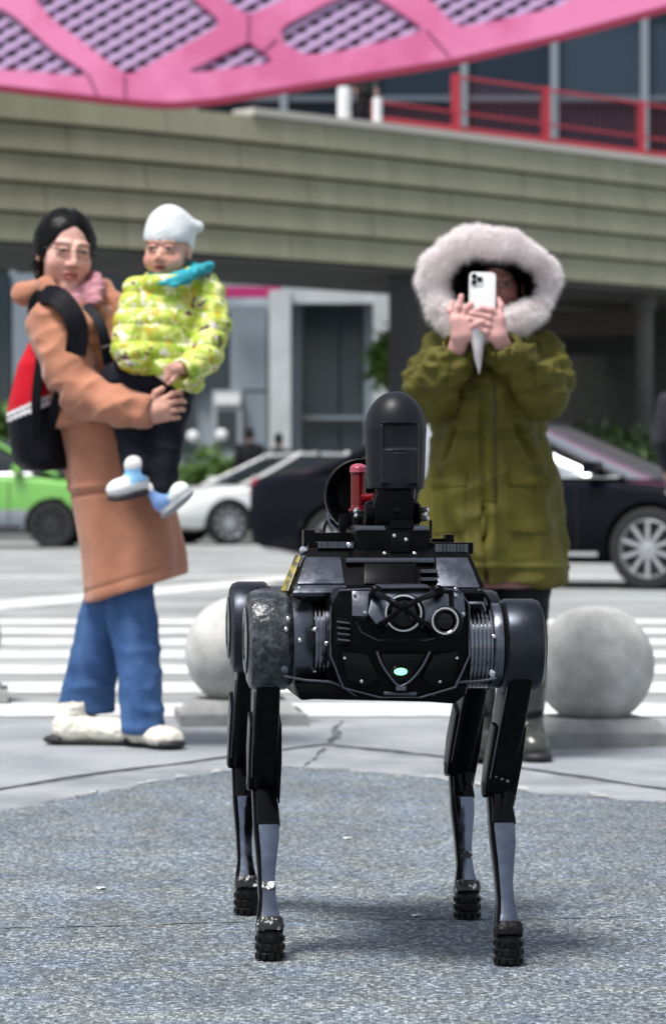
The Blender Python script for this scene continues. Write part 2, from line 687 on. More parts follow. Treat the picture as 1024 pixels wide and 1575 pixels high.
# hairline crack in the asphalt in front of and behind the robot feet
def crack(pts, w):
    P = bez([gd(x, y, GZ) for x, y in pts], 40)
    L_, R_ = [], []
    for p in P:
        jy = random.uniform(-.008, .008)
        ww = w * random.uniform(.1, 1.0)
        L_.append((p.x, p.y + jy + ww)); R_.append((p.x, p.y + jy - ww))
    sheet('crack', L_ + R_[::-1], GZ + 0.002, M_tar, asph)
crack([(-60, 1428), (180, 1424), (420, 1417), (640, 1414), (830, 1414), (985, 1410)], 0.006)
crack([(820, 1432), (850, 1433)], 0.008)
crack([(960, 1428), (1010, 1431)], 0.007)
# litter
M_lit = mat('paper', (0.8, 0.8, 0.76), 0.8)
def scrap(x, y, s, lab):
    c = gd(x, y, GZ)
    bm = bmesh.new()
    n = 9
    ring = []
    for i in range(n):
        a = 2 * PI * i / n
        ring.append(bm.verts.new((math.cos(a) * s * random.uniform(.7, 1.1), math.sin(a) * s * .8 * random.uniform(.6, 1.1), 0.002 + abs(math.sin(a * 1.5)) * s * .25)))
    top = bm.verts.new((0, 0, s * .45)); bot = bm.verts.new((0, 0, 0.001))
    for i in range(n):
        bm.faces.new((ring[i], ring[(i + 1) % n], top)); bm.faces.new((ring[(i + 1) % n], ring[i], bot))
    o = link('litter_scrap', bm_mesh(bm, 'scrap'), None, M_lit)
    o.location = c
    return tag(o, lab, 'litter', 'pale scraps lying on the asphalt')
scrap(157, 1368, 0.011, 'small bright scrap lying alone on open asphalt ahead of the woman')
scrap(534, 1291, 0.011, 'pale flat scrap on asphalt between the robot\'s rear legs')
scrap(640, 1410, 0.010, 'dull scrap on asphalt close to the hairline crack between robot feet')

# far plaza behind the street
M_plaza = mat('plaza_paving', (0.22, 0.225, 0.22), 0.8, var=0.2, vscale=0.7, world=True)
plaza = box('plaza', (-80, 47.5, -0.02), (80, 130, 0.15), M_plaza, bevel=0.02); plaza['kind'] = 'structure'

# ------------------------------------------------------------------ elevated walkway with panelled fascia
M_fasc = mat('fascia_panel', (0.262, 0.268, 0.180), 0.55, col2=(0.330, 0.330, 0.232), vscale=0.9, bump=0.04, bscale=5, stretch=(2.2, 2.2, .35), fac=(.35, .68))
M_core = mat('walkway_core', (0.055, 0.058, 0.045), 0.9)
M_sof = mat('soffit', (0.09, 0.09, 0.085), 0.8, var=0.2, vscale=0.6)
M_cope = mat('coping_stone', (0.62, 0.60, 0.55), 0.7)
def wallY(px):
    t = px / 1024.0
    return 1.0 / ((1 - t) / 50.0 + t / 61.5) - 0.9 * math.sin(PI * min(max(t, 0), 1)) * 0.5
PXS = [-1100 + 40 * i for i in range(80)]
WP = [Vector(((x - CXP) * wallY(x) / FPX, wallY(x))) for x in PXS]
WL = [0.0]
for p, q in zip(WP, WP[1:]): WL.append(WL[-1] + (q - p).length)
def wp(s):
    for i in range(len(WL) - 1):
        if s <= WL[i + 1] or i == len(WL) - 2:
            t = (s - WL[i]) / (WL[i + 1] - WL[i])
            d = (WP[i + 1] - WP[i]).normalized()
            return WP[i].lerp(WP[i + 1], t), Vector((d.y, -d.x))     # point, outward normal (towards street)
def s_of(px):
    for i in range(len(PXS) - 1):
        if PXS[i] <= px <= PXS[i + 1]:
            return WL[i] + (WL[i + 1] - WL[i]) * (px - PXS[i]) / 40.0
Z0, Z1, NR = 4.90, 7.52, 5
walk = empty('elevated_walkway', (0, 52, Z0), 0, 'khaki panelled fascia of the elevated walkway spanning behind the people', 'walkway')
walk_i = walk.matrix_basis.inverted() if False else Matrix.Translation((0, -52, -Z0))
def wobj(name, bm, m):
    bmesh.ops.transform(bm, matrix=walk_i, verts=bm.verts[:])
    return link(name, sharp(bm_mesh(bm, name)), walk, m)
smax = WL[-1]
bm = bmesh.new()
n = 80
ring = []
for i in range(n + 1):
    p, nn = wp(smax * i / n)
    q = p - nn * 4.5
    p = p - nn * 0.10
    ring.append([bm.verts.new((p.x, p.y, Z0 + .06)), bm.verts.new((p.x, p.y, Z1 - .02)), bm.verts.new((q.x, q.y, Z1 - .02)), bm.verts.new((q.x, q.y, Z0 + .06))])
for A, B in zip(ring, ring[1:]):
    for k in range(4):
        bm.faces.new((A[k], A[(k + 1) % 4], B[(k + 1) % 4], B[k]))
bm.faces.new(ring[0]); bm.faces.new(ring[-1])
wobj('deck', bm, M_core)
bm = bmesh.new()
ring = []
for i in range(n + 1):
    p, nn = wp(smax * i / n)
    q = p - nn * 4.5
    p = p + nn * 0.02
    ring.append([bm.verts.new((p.x, p.y, Z0)), bm.verts.new((p.x, p.y, Z0 + .055)), bm.verts.new((q.x, q.y, Z0 + .055)), bm.verts.new((q.x, q.y, Z0))])
for A, B in zip(ring, ring[1:]):
    for k in range(4):
        bm.faces.new((A[k], A[(k + 1) % 4], B[(k + 1) % 4], B[k]))
bm.faces.new(ring[0]); bm.faces.new(ring[-1])
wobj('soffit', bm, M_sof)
rh = (Z1 - Z0 - 0.06) / NR
PW = 3.7
for r in range(NR):
    zb, zt = Z0 + 0.06 + r * rh + 0.035, Z0 + 0.06 + (r + 1) * rh - 0.015
    s = -((r * 1.63) % PW)
    while s < smax:
        a0, a1 = max(0.0, s + 0.012), min(smax, s + PW - 0.012)
        s += PW
        if a1 - a0 < 0.3: continue
        bm = bmesh.new()
        rr = []
        for i in range(4):
            p, nn = wp(a0 + (a1 - a0) * i / 3)
            jb = 0.10
            f0 = p + nn * jb; f1 = p + nn * 0.025; bk = p - nn * 0.06
            rr.append([bm.verts.new((f0.x, f0.y, zb)), bm.verts.new((f1.x, f1.y, zt)), bm.verts.new((bk.x, bk.y, zt)), bm.verts.new((bk.x, bk.y, zb))])
        for A, B in zip(rr, rr[1:]):
            for k in range(4):
                bm.faces.new((A[k], A[(k + 1) % 4], B[(k + 1) % 4], B[k]))
        bm.faces.new(rr[0]); bm.faces.new(rr[-1])
        wobj('fascia_panel', bm, M_fasc)
bm = bmesh.new()
rr = []
for i in range(13):
    p, nn = wp(s_of(385) + (smax - s_of(385)) * i / 12)
    f, k_ = p + nn * 0.10, p - nn * 0.5
    rr.append([bm.verts.new((f.x, f.y, Z1)), bm.verts.new((f.x, f.y, Z1 + .13)), bm.verts.new((k_.x, k_.y, Z1 + .13)), bm.verts.new((k_.x, k_.y, Z1))])
for A, B in zip(rr, rr[1:]):
    for k in range(4):
        bm.faces.new((A[k], A[(k + 1) % 4], B[(k + 1) % 4], B[k]))
bm.faces.new(rr[0]); bm.faces.new(rr[-1])
wobj('coping', bm, M_cope)

# railing on the walkway
M_red = mat('railing_red', (0.42, 0.035, 0.055), 0.45)
M_net = mat('railing_net', (0.20, 0.03, 0.05), 0.6)
rl0 = wp(s_of(588))[0]
railing = empty('railing', (rl0.x, rl0.y, Z1 + .13), 0, 'red metal railing with bar infill on top of the walkway', 'railing')
rinv = Matrix.Translation((-rl0.x, -rl0.y, -(Z1 + .13)))
def rtube(name, pts, r, m):
    tube(name, [rinv @ Vector(p) for p in pts], r, m, railing, 6)
def wr(px, z, off=-0.2):
    p, nn = wp(s_of(px)); q = p + nn * off
    return Vector((q.x, q.y, z))
zb = Z1 + .13
for px in (590, 712, 850, 996, 1150):
    p = wr(px, zb)
    bm = bmesh.new()
    add_box(bm, (p.x - .09, p.y - .05, zb), (p.x + .09, p.y + .05, zb + (1.15 if px > 600 else .45)))
    bmesh.ops.transform(bm, matrix=rinv, verts=bm.verts[:])
    link('post', sharp(bm_mesh(bm)), railing, M_red)
rtube('top_rail', [wr(x, zb + 1.10) for x in (712, 850, 996, 1150)], 0.03, M_red)
rtube('bottom_rail', [wr(x, zb + 0.10) for x in (590, 712, 850, 996, 1150)], 0.06, M_red)
rtube('middle_rail', [wr(x, zb + 0.42) for x in (590, 712, 850, 996, 1150)], 0.025, M_red)
px = 596
while px < 1150:
    rtube('bar', [wr(px, zb + .1), wr(px, zb + (1.1 if px > 712 else .42))], 0.011, M_net)
    px += 9
# two white posts on the coping
M_white = mat('white_enamel', (0.82, 0.83, 0.84), 0.4)
for px, w, h, lab in ((535, .125, .60, 'short thick white post on the walkway edge, beside the dark figure'), (586, .085, .48, 'slim short white post on the walkway edge, at the railing end')):
    p = wr(px, zb, -0.1)
    o = lathe('white_post', (0, 0, 0), (0, 0, 1), [(0, w), (.04, w), (h - .05, w), (h - .01, w * .9), (h, w * .6)], M_white, None, 20)
    o.location = p
    tag(o, lab, 'post')

# ------------------------------------------------------------------ glazed building behind the walkway
M_gl = [mat('dark_glass_%d' % i, c, 0.12, spec=0.12) for i, c in enumerate(((0.012, 0.018, 0.03), (0.02, 0.032, 0.05), (0.04, 0.06, 0.085), (0.008, 0.010, 0.018)))]
M_mull = mat('mullion_grey', (0.24, 0.28, 0.32), 0.5)
YB = 88.0
tower = empty('glass_building', (0, YB, 0), 0, 'dark glazed office building rising behind the walkway railing', 'building')
box('wall', (-46, 0.35, 0), (50, 14, 24), mat('building_core', (0.03, 0.035, 0.045), 0.8), tower)
cols = [-20.0 - 2.65 * 9 + 2.65 * i for i in range(35)]
zr = [7.6, 10.2, 12.4, 15.0, 17.6, 20.2, 23.0]
for i, (x0, x1) in enumerate(zip(cols, cols[1:])):
    for j, (z0, z1) in enumerate(zip(zr, zr[1:])):
        g = box('window', (x0 + .12, 0.10, z0 + .1), (x1 - .12, 0.34, z1 - .1), M_gl[(i * 7 + j * 3 + (i * j) % 5) % 4], tower)
for x in cols:
    box('mullion', (x - .11, -0.10, 6.5), (x + .11, 0.3, 24), M_mull, tower)
for z in zr:
    box('spandrel', (cols[0], -0.02, z - .09), (cols[-1], 0.28, z + .09), mat('spandrel_grey', (0.10, 0.12, 0.15), 0.5), tower)

# ------------------------------------------------------------------ shopfront under the walkway
YS = 66.0
M_shop = mat('shopfront_panel', (0.36, 0.415, 0.46), 0.6, var=0.15, vscale=0.8)
M_colm = mat('column_white', (0.56, 0.60, 0.62), 0.6, var=0.08, vscale=1)
M_sg = mat('shop_glass', (0.035, 0.05, 0.06), 0.12, spec=0.4)
M_sg2 = mat('shop_glass_pale', (0.24, 0.285, 0.33), 0.15, spec=0.4)
M_pink = mat('pink_sign', (0.48, 0.03, 0.17), 0.5)
shop = empty('shopfront', (0, YS, 0.15), 0, 'grey glazed shopfront with white columns under the walkway', 'building')
def S(x, y, dy=0.0):
    p = at(x, y, YS + dy); return Vector((p.x, dy, p.z - 0.15))
def sbox(name, x0, y0, x1, y1, d0, d1, m, par=shop, bev=0.01):
    a = S(x0, y1, d0); c = S(x1, y0, d0)
    return box(name, (a.x, d0, max(0, a.z)), (c.x, d1, c.z), m, par, bev)
sbox('wall', -300, 420, 610, 820, 0.5, 3.0, M_shop)
sbox('wall', 612, 420, 1400, 820, 0.9, 3.0, mat('shopfront_dark', (0.03, 0.034, 0.03), 0.8, var=0.3, vscale=.5))
for x0, x1 in ((414, 447), (574, 612)):
    sbox('column', x0, 446, x1, 820, -0.35, 0.45, M_colm, bev=.04)
sbox('lintel', 447, 446, 574, 466, -0.2, 0.45, M_colm)
for (x0, y0, x1, y1, m) in ((468, 470, 520, 640, M_sg), (524, 470, 556, 640, M_sg), (468, 644, 520, 700, M_sg), (524, 644, 556, 700, M_sg),
                            (560, 470, 573, 700, M_sg2), (448, 470, 464, 700, M_sg2), (300, 470, 350, 600, M_sg), (354, 470, 410, 600, M_sg2), (354, 604, 410, 700, M_sg2), (240, 470, 296, 700, M_sg),
                            (20, 420, 110, 700, M_sg2), (-100, 420, 16, 700, M_sg), (114, 420, 200, 700, M_sg)):
    sbox('window', x0, y0, x1, y1, 0.30, 0.48, m)
sbox('transom', 466, 640, 558, 645, 0.15, 0.3, M_mull)
sbox('sign_band', 344, 441, 432, 457, -0.3, -0.1, M_pink)
dr = sbox('door', 326, 600, 372, 780, 0.02, 0.28, mat('door_grey', (.34, .38, .41), .5))
sbox('door_pane', 334, 632, 363, 690, -0.02, 0.019, M_sg, shop)
sbox('door_sign', 331, 606, 369, 622, -0.03, 0.019, M_white, shop)
for x, y in ((297, 671), (341, 669)):
    p = S(x, y, -0.25)
    lathe('round_lamp', p, (0, -1, 0), [(0, .1), (.02, .13), (.1, .13), (.13, .09), (.14, 0)], M_white, shop, 18)
# brown beam, pale pillar, dark pillar on the right under the walkway
M_brown = mat('brown_cladding', (0.055, 0.043, 0.030), 0.6, var=0.2, vscale=1.5)
sbox('brown_beam', 700, 476, 992, 516, -1.2, -0.6, M_brown)
sbox('dark_beam', 700, 520, 992, 545, -1.0, -0.5, mat('beam_dark', (0.012, 0.012, 0.012), 0.8))
pl = box('pillar', (-0.28, -0.28, 0), (0.28, 0.28, Z0 - 0.15), mat('pillar_dark', (0.03, 0.032, 0.035), 0.6), None, 0.03)
pl.location = (at(622, 760, 56).x, 56.6, 0.15)
tag(pl, 'dark square pillar under the walkway beside a small green tree', 'pillar')
pl2 = lathe('pillar', (0, 0, 0), (0, 0, 1), [(0, .22), (.3, .22), (.32, .18), (4.4, .18), (4.42, .24), (Z0 - .15, .24)], M_sof, None, 20)
pl2.location = (at(1006, 760, 60).x, 62.0, 0.15)
tag(pl2, 'pale round pillar under the walkway above the black car bonnet', 'pillar')

# ------------------------------------------------------------------ pink lattice canopy
M_canopy = mat('canopy_pink', (0.48, 0.085, 0.22), 0.45, col2=(0.60, 0.16, 0.33), vscale=0.5)
M_crim = mat('canopy_rim', (0.50, 0.045, 0.11), 0.45)
M_lat = mat('lattice_lavender', (0.42, 0.28, 0.47), 0.5)
M_latb = mat('lattice_back', (0.012, 0.012, 0.02), 0.7)
canopy = empty('lattice_canopy', (0, 46, 6.8), 0, 'pink lattice canopy with large polygon openings above the walkway', 'canopy')
PO, PNV = Vector((0, 46.0, 6.85)), Vector((0, -1.0, 0.25)).normalized()
def onplane(x, y, off=0.0):
    d = Vector(((x - CXP) / FPX, 1.0, (HOR - y) / FPX))
    o = Vector((0, 0, CAMZ))
    t = (PO - PNV * off - o).dot(PNV) / d.dot(PNV)
    return o + d * t
CI = Matrix.Translation((0, -46, -6.8))
lower = [(-700, 60), (-450, 82), (-200, 112), (-100, 118), (0, 130), (110, 143), (200, 153), (262, 157), (330, 151), (420, 136), (560, 113), (700, 89), (860, 52), (1024, 8), (1200, -44), (1500, -140)]
outer = lower + [(1500, -220), (-700, -220)]
cells = [
    [(56, 0), (76, 25), (142, 76), (188, 111), (203, 114), (325, 47), (337, 38), (333, 26), (300, 0), (255, -45), (110, -45), (62, -12)],
    [(-120, -5), (0, 12), (22, 24), (81, 76), (132, 109), (128, 117), (30, 109), (-120, 98)],
    [(289, 108), (376, 66), (386, 65), (418, 90), (414, 97), (300, 112)],
    [(345, 0), (376, 20), (391, 20), (437, 0), (446, -30), (336, -30)],
    [(431, 46), (442, 36), (507, 2), (530, -8), (576, -7), (600, 8), (648, 41), (641, 52), (534, 77), (500, 82), (470, 85), (437, 68)],
    [(661, 0), (700, 39), (720, 41), (870, 8), (890, -34), (640, -34)],
    [(-120, -60), (-20, -20), (20, -60), (-20, -100)],
    [(-420, 60), (-300, 10), (-180, 30), (-170, 90), (-300, 95)],
    [(-640, 30), (-520, -20), (-440, 20), (-470, 60), (-600, 45)],
    [(980, -40), (1100, -110), (1220, -120), (1180, -70), (1060, -30)],
]
def rounddense(poly):
    n = len(poly); out = []
    for i in range(n):
        p, q, r = Vector(poly[i - 1]), Vector(poly[i]), Vector(poly[(i + 1) % n])
        out.append(q.lerp(p, .22)); out.append(q.lerp(p, .06).lerp(q.lerp(r, .06), .5)); out.append(q.lerp(r, .22))
    return [(v.x, v.y) for v in out]
cells = [rounddense(c) for c in cells]
loops = [[onplane(x, y) for x, y in outer]] + [[onplane(x, y) for x, y in c] for c in cells]
# in-plane 2-D coordinates
eu = Vector((1, 0, 0)); ev = PNV.cross(eu).normalized()
if ev.z < 0: ev = -ev
def p2(p): d = p - PO; return Vector((d.dot(eu), d.dot(ev), 0))
l2 = [[p2(p) for p in lp] for lp in loops]
tris = geometry.tessellate_polygon(l2)
flat = [p for lp in loops for p in lp]
bm = bmesh.new()
TH = PNV * -0.22
fv = [bm.verts.new(CI @ p) for p in flat]
bv = [bm.verts.new(CI @ (p + TH)) for p in flat]
for t in tris:
    try:
        bm.faces.new([fv[i] for i in t]); bm.faces.new([bv[i] for i in reversed(t)])
    except ValueError: pass
k = 0
for lp in loops:
    n = len(lp)
    for i in range(n):
        bm.faces.new((fv[k + i], fv[k + (i + 1) % n], bv[k + (i + 1) % n], bv[k + i]))
    k += n
me = bm_mesh(bm); 
link('frame', sharp(me), canopy, M_canopy)
tube('rim', [CI @ (onplane(x, y, 0.10) + Vector((0, 0, -.02))) for x, y in [(p.x, p.y) for p in bez([(x, y, 0) for x, y in lower], 60)]], 0.095, M_crim, canopy, 10)
# seams where the frame pieces meet
M_seam = mat('canopy_seam', (0.16, 0.03, 0.09), .6)
for (xa, ya), (xb, yb) in (((192, 116), (193, 150)), ((383, 22), (382, 63)), ((655, 46), (690, 86)), ((426, 60), (398, 84)), ((134, 112), (150, 146))):
    a_, c_ = onplane(xa, ya, -0.008), onplane(xb, yb, -0.008)
    tube('seam', [CI @ a_, CI @ c_], 0.018, M_seam, canopy, 6)
def clip_line(poly, o, d):
    ts = []
    n = len(poly)
    for i in range(n):
        p, q = poly[i], poly[(i + 1) % n]
        e = q - p
        den = d.x * e.y - d.y * e.x
        if abs(den) < 1e-9: continue
        w = p - o
        t = (w.x * e.y - w.y * e.x) / den
        u = (w.x * d.y - w.y * d.x) / den
        if 0 <= u < 1: ts.append(t)
    ts.sort()
    return [(ts[i], ts[i + 1]) for i in range(0, len(ts) - 1, 2)]
def p3(v, off): return PO + eu * v.x + ev * v.y - PNV * off
for c in l2[1:]:
    bk = [CI @ p3(v, 0.45) for v in c]
    panel = prism('opening_backing', bk, CI.to_3x3() @ (PNV * -0.05), M_latb, canopy)
    cen = sum((Vector(v) for v in c), Vector()) / len(c)
    for ang, off in ((32, 0.07), (-28, 0.12)):
        d = Vector((math.cos(R(ang)), math.sin(R(ang)), 0)); nn = Vector((-d.y, d.x, 0))
        for k in range(-16, 17):
            o = cen + nn * (k * 0.205)
            for (t0, t1) in clip_line(c, o, d):
                a, b2 = o + d * (t0 - .08), o + d * (t1 + .08)
                w = 0.044
                quad = [a - nn * w, b2 - nn * w, b2 + nn * w, a + nn * w]
                prism('lattice_bar', [CI @ p3(v, off) for v in quad], PNV * -0.045, M_lat, canopy)

# ------------------------------------------------------------------ planting
def leaves(n, c, r, size, seed=1, flat=0.8, clump=9):
    g = np.random.default_rng(seed)
    cc = g.normal(size=(clump, 3)); cc /= np.linalg.norm(cc, axis=1)[:, None]
    cc *= g.uniform(.25, .8, (clump, 1))
    k = g.integers(0, clump, n)
    P = cc[k] + g.normal(size=(n, 3)) * 0.22
    P = P * np.array(r) + np.array(c)
    a = g.normal(size=(n, 3)); a /= np.linalg.norm(a, axis=1)[:, None]
    b = np.cross(a, g.normal(size=(n, 3))); b /= np.linalg.norm(b, axis=1)[:, None]
    s = size * g.uniform(.6, 1.3, (n, 1))
    V = np.concatenate([P - a * s, P + b * s * .45, P + a * s, P - b * s * .45], 0)
    Q = np.stack([np.arange(n), np.arange(n) + n, np.arange(n) + 2 * n, np.arange(n) + 3 * n], 1)
    return V, Q
M_leaf = mat('leaf_green', (0.055, 0.13, 0.02), 0.6, col2=(0.13, 0.24, 0.04), vscale=3)
M_leafd = mat('leaf_dark', (0.018, 0.045, 0.015), 0.6, col2=(0.045, 0.09, 0.02), vscale=2)
M_leafy = mat('leaf_yellow', (0.09, 0.085, 0.012), 0.6, col2=(0.05, 0.07, 0.015), vscale=2)
M_bark = mat('bark', (0.05, 0.04, 0.03), 0.9, var=0.3, vscale=8, bump=0.5, bscale=20)
M_plant = mat('planter_concrete', (0.06, 0.062, 0.065), 0.8, var=0.2, vscale=3)
def plant(name, base, r, h0, size, n, m, lab, cat, seed, trunk=0.06):
    e = empty(name, base, 0, lab, cat)
    V, Q = leaves(n, (0, 0, h0 + r[2]), r, size, seed)
    mesh_vq('crown', V, Q, m, parent=e, smooth=False)
    bm = bmesh.new()
    g = random.Random(seed)
    top = h0 + r[2] * 1.1
    add_tube(bm, bez([(0, 0, 0), (g.uniform(-.05, .05), 0, h0 * .6), (g.uniform(-.08, .08), 0, top)], 8), [trunk * (1 - .08 * i) for i in range(9)], 8)
    for i in range(7):
        a = g.uniform(0, 6.28); z = h0 + g.uniform(-.1, .5) * r[2]
        add_tube(bm, [(0, 0, z), (math.cos(a) * r[0] * .35, math.sin(a) * r[1] * .35, z + r[2] * .35), (math.cos(a) * r[0] * .7, math.sin(a) * r[1] * .7, z + r[2] * .6)], [trunk * .5, trunk * .35, trunk * .15], 6)
    link('trunk', sharp(bm_mesh(bm), 60), e, M_bark)
    return e
p = at(322, 800, 52); 
plant('bush', (p.x, 52, 0.7), (0.62, .5, .45), 0.03, 0.07, 1500, M_leaf, 'round bright green bush in a dark planter behind the white car', 'bush', 3, .03)
pb = box('planter', (-0.62, -0.45, 0), (0.62, 0.45, 0.55), M_plant, None, 0.03)
pb.location = (p.x, 52, 0.15); tag(pb, 'dark concrete planter holding the round bright green bush', 'planter')
p = at(600, 760, 61)
plant('tree', (p.x, 61.2, 0.15), (0.55, .5, .85), 2.6, 0.10, 1800, M_leaf, 'slim green tree beside the white column under the walkway', 'tree', 5, .07)
p = at(520, 760, 60)
plant('shrub', (at(500, 760, 58).x, 58, 0.15), (0.5, .4, .45), 0.35, 0.07, 900, M_leaf, 'low green shrub at the foot of the shop window', 'shrub', 9, .02)
for i, (px, Y, w, h, m, lab) in enumerate(((900, 60, 1.5, 1.6, M_leafd, 'tall dark green shrub under the brown beam'), (962, 57, 1.0, .65, M_leafy, 'yellowish low shrub behind the black car windscreen'),
                                           (1060, 60, 1.4, 1.5, M_leafd, 'dark green shrub beside the pale round pillar'), (690, 62, 1.3, 1.7, M_leafd, 'dark shrub behind the fur hooded person'))):
    plant('shrub', (at(px, 760, Y).x, Y, 0.15), (w, .7, h * .5), h * .35, 0.11, 2600, m, lab, 'shrub', 21 + i, .05)
plant('shrub', (at(160, 760, 60).x, 60, 0.15), (1.2, .6, .6), .3, 0.1, 1500, M_leafd, 'dark shrub behind the green taxi', 'shrub', 31, .04)
plant('shrub', (at(10, 760, 58).x, 58, 0.15), (.8, .6, 1.0), .5, 0.1, 1800, M_leaf, 'leafy green shrub above the taxi roof', 'shrub', 32, .04)
# small traffic post beside the planter
po = lathe('marker_post', (0, 0, 0), (0, 0, 1), [(0, .2), (.05, .2), (.07, .12), (.75, .09), (.8, .06), (.82, 0)], M_white, None, 18)
po.location = (at(362, 760, 50.5).x, 50.5, 0.15); tag(po, 'short pale marker post in front of the dark walkers', 'post')
# =================================================================== THE ROBOT
RTH = R(5.5)
RO = Vector((0.078, 5.009, GZ))
RM = Matrix.Translation(RO) @ Matrix.Rotation(RTH, 4, 'Z')
RMI = RM.inverted()
_o = RMI @ Vector((0, 0, CAMZ))


def L(px, py, ly):
    """robot-local point seen at a photograph pixel in the local plane y = ly"""
    d = RMI.to_3x3() @ Vector(((px - CXP) / FPX, 1.0, (HOR - py) / FPX))
    t = (ly - _o.y) / d.y
    return _o + d * t


robot = empty('quadruped_robot', RO, RTH, 'black four-legged robot dog with a domed camera head standing on asphalt', 'robot')
B_sat = mat('robot_black', (0.0032, 0.0032, 0.0042), 0.26, spec=0.07, var=0.3, vscale=30, bump=0.03, bscale=300)
B_glo = mat('robot_gloss', (0.003, 0.003, 0.004), 0.12, spec=0.12)
B_pan = mat('robot_panel', (0.105, 0.115, 0.140), 0.28, metal=0.85, var=0.06, vscale=40, rvar=0.08)
B_head = mat('robot_head', (0.0095, 0.0098, 0.0135), 0.40, spec=0.2, bump=0.03, bscale=500)
B_met = mat('robot_shank_metal', (0.150, 0.175, 0.220), 0.16, metal=1.0, var=0.15, vscale=18, rvar=0.08)
B_drum = mat('robot_drum', (0.032, 0.036, 0.046), 0.34, metal=0.9, var=0.1, vscale=25, rvar=0.05)
B_fin = mat('robot_fins', (0.20, 0.21, 0.24), 0.25, metal=1.0)
B_sil = mat('robot_silver', (0.65, 0.67, 0.70), 0.22, metal=1.0)
B_rub = mat('robot_rubber', (0.006, 0.0055, 0.0055), 0.38, spec=0.18, var=0.4, vscale=60, bump=0.25, bscale=120)
B_scu = mat('robot_scuffed', (0.012, 0.012, 0.014), 0.25, col2=(0.80, 0.82, 0.84), vscale=55, fac=(0.57, 0.60), bump=0.3, bscale=90)
B_worn = mat('robot_worn', (0.020, 0.022, 0.027), 0.22, spec=0.4, col2=(0.10, 0.11, 0.125), vscale=70, fac=(0.45, 0.7), bump=0.25, bscale=110)
B_red = mat('beacon_red', (0.13, 0.001, 0.004), 0.15, coat=0.2)
B_redt = mat('beacon_cap', (0.36, 0.06, 0.10), 0.2)
B_gold = mat('gold_strip', (0.24, 0.20, 0.03), 0.35, col2=(0.05, 0.045, 0.02), vscale=70, fac=(0.46, 0.56))
B_led = mat('led_green', (0.1, 0.4, 0.25), 0.1, emit=(0.35, 1.0, 0.55), estr=0.45)
B_lens = mat('lens_glass', (0.004, 0.004, 0.006), 0.05, spec=0.25)


def pp(name, pts, l0, l1, m, bevel=0.004, par=None):
    q = [L(x, y, l0) for x, y in pts]
    return prism(name, q, (0, l1 - l0, 0), m, par or robot, bevel)


def plate(name, pts, thick, m, par=None, bevel=0.002):
    """pts: (px, py, ly) quads; thickened towards the back along their normal"""
    q = [L(*p) for p in pts]
    n = (q[1] - q[0]).cross(q[2] - q[0]).normalized()
    if n.y < 0: n = -n
    return prism(name, q, n * thick, m, par or robot, bevel)


def bolt(px, py, ly, r=0.004, m=None):
    lathe('bolt', L(px, py, ly), (0, -1, 0), [(-.004, r), (.002, r), (.003, r * .7), (.0032, 0)], m or B_sil, robot, 10)


# --- torso
torso = pp('torso', [(500, 1040), (505, 930), (528, 900), (702, 900), (722, 930), (724, 1040), (712, 1060), (508, 1060)], -.27, .30, B_sat, .008)
pp('belly', [(456, 1050), (720, 1052), (716, 1070), (700, 1083), (660, 1080), (482, 1076), (462, 1078)], -.29, .29, B_sat, .006)
face = pp('face_block', [(520, 906), (704, 906), (722, 928), (722, 1008), (700, 1058), (645, 1074), (586, 1074), (528, 1060), (508, 1010), (508, 930)], -.365, -.268, B_sat, .010)
# grey facets of the face, leaning back so they take the sky
plate('face_plate', [(566, 944, -.395), (580, 962, -.398), (658, 964, -.398), (692, 958, -.392), (690, 914, -.368), (664, 906, -.366), (574, 907, -.366)], .03, B_pan)
plate('side_facet', [(541, 947, -.384), (565, 948, -.388), (568, 908, -.367), (541, 908, -.367)], .02, B_pan)
plate('side_facet', [(700, 952, -.384), (716, 948, -.378), (713, 912, -.366), (697, 908, -.366)], .02, B_pan)
plate('side_facet', [(514, 992, -.375), (534, 992, -.380), (536, 952, -.374), (516, 948, -.368)], .015, B_sat)
# camera eye with its cross cage
eye = lathe('camera_eye', L(620, 943, -.375), (0, -1, 0), [(0, .031), (.026, .031), (.030, .029), (.030, .0235), (.022, .0225)], B_glo, robot, 36)
lathe('lens_ring', L(620, 943, -.4055), (0, -1, 0), [(0, .0255), (0.0012, .0292), (.003, .0285), (.0032, .0262), (.001, .0248), (0, .0248)], B_sil, eye, 36, ring=True)
lathe('lens', L(620, 943, -.398), (0, -1, 0), [(0, .0235), (.004, .021), (.007, .013), (.008, 0)], B_lens, eye, 28)
for pts in ([(577, 912, -.378), (598, 922, -.425), (620, 936, -.437), (645, 954, -.425), (670, 970, -.385)],
            [(672, 911, -.378), (645, 922, -.425), (621, 935, -.437), (600, 950, -.425), (582, 963, -.392)]):
    tube('cage_strut', bez([L(*p) for p in pts], 16), [.0055] * 3 + [.0045] * 11 + [.0055] * 3, B_sat, robot, 8)
lathe('cage_boss', L(620, 933, -.434), (0, -1, 0), [(0, .008), (.008, .008), (.010, .005), (.0105, 0)], B_sat, robot, 16)
for x, y in ((577, 910), (672, 909), (582, 964), (670, 972)):
    lathe('cage_foot', L(x, y, -.368), (0, -1, 0), [(0, .010), (.014, .010), (.018, .006), (.0185, 0)], B_sat, robot, 14)
sens = lathe('round_sensor', L(684, 955, -.365), (0, -1, 0), [(0, .024), (.035, .024), (.038, .022), (.038, .0165), (.030, .015)], B_glo, robot, 32)
lathe('sensor_ring', L(684, 955, -.4035), (0, -1, 0), [(0, .017), (.0012, .0215), (.0022, .021), (.0022, .0185)], B_sil, sens, 32, ring=True)
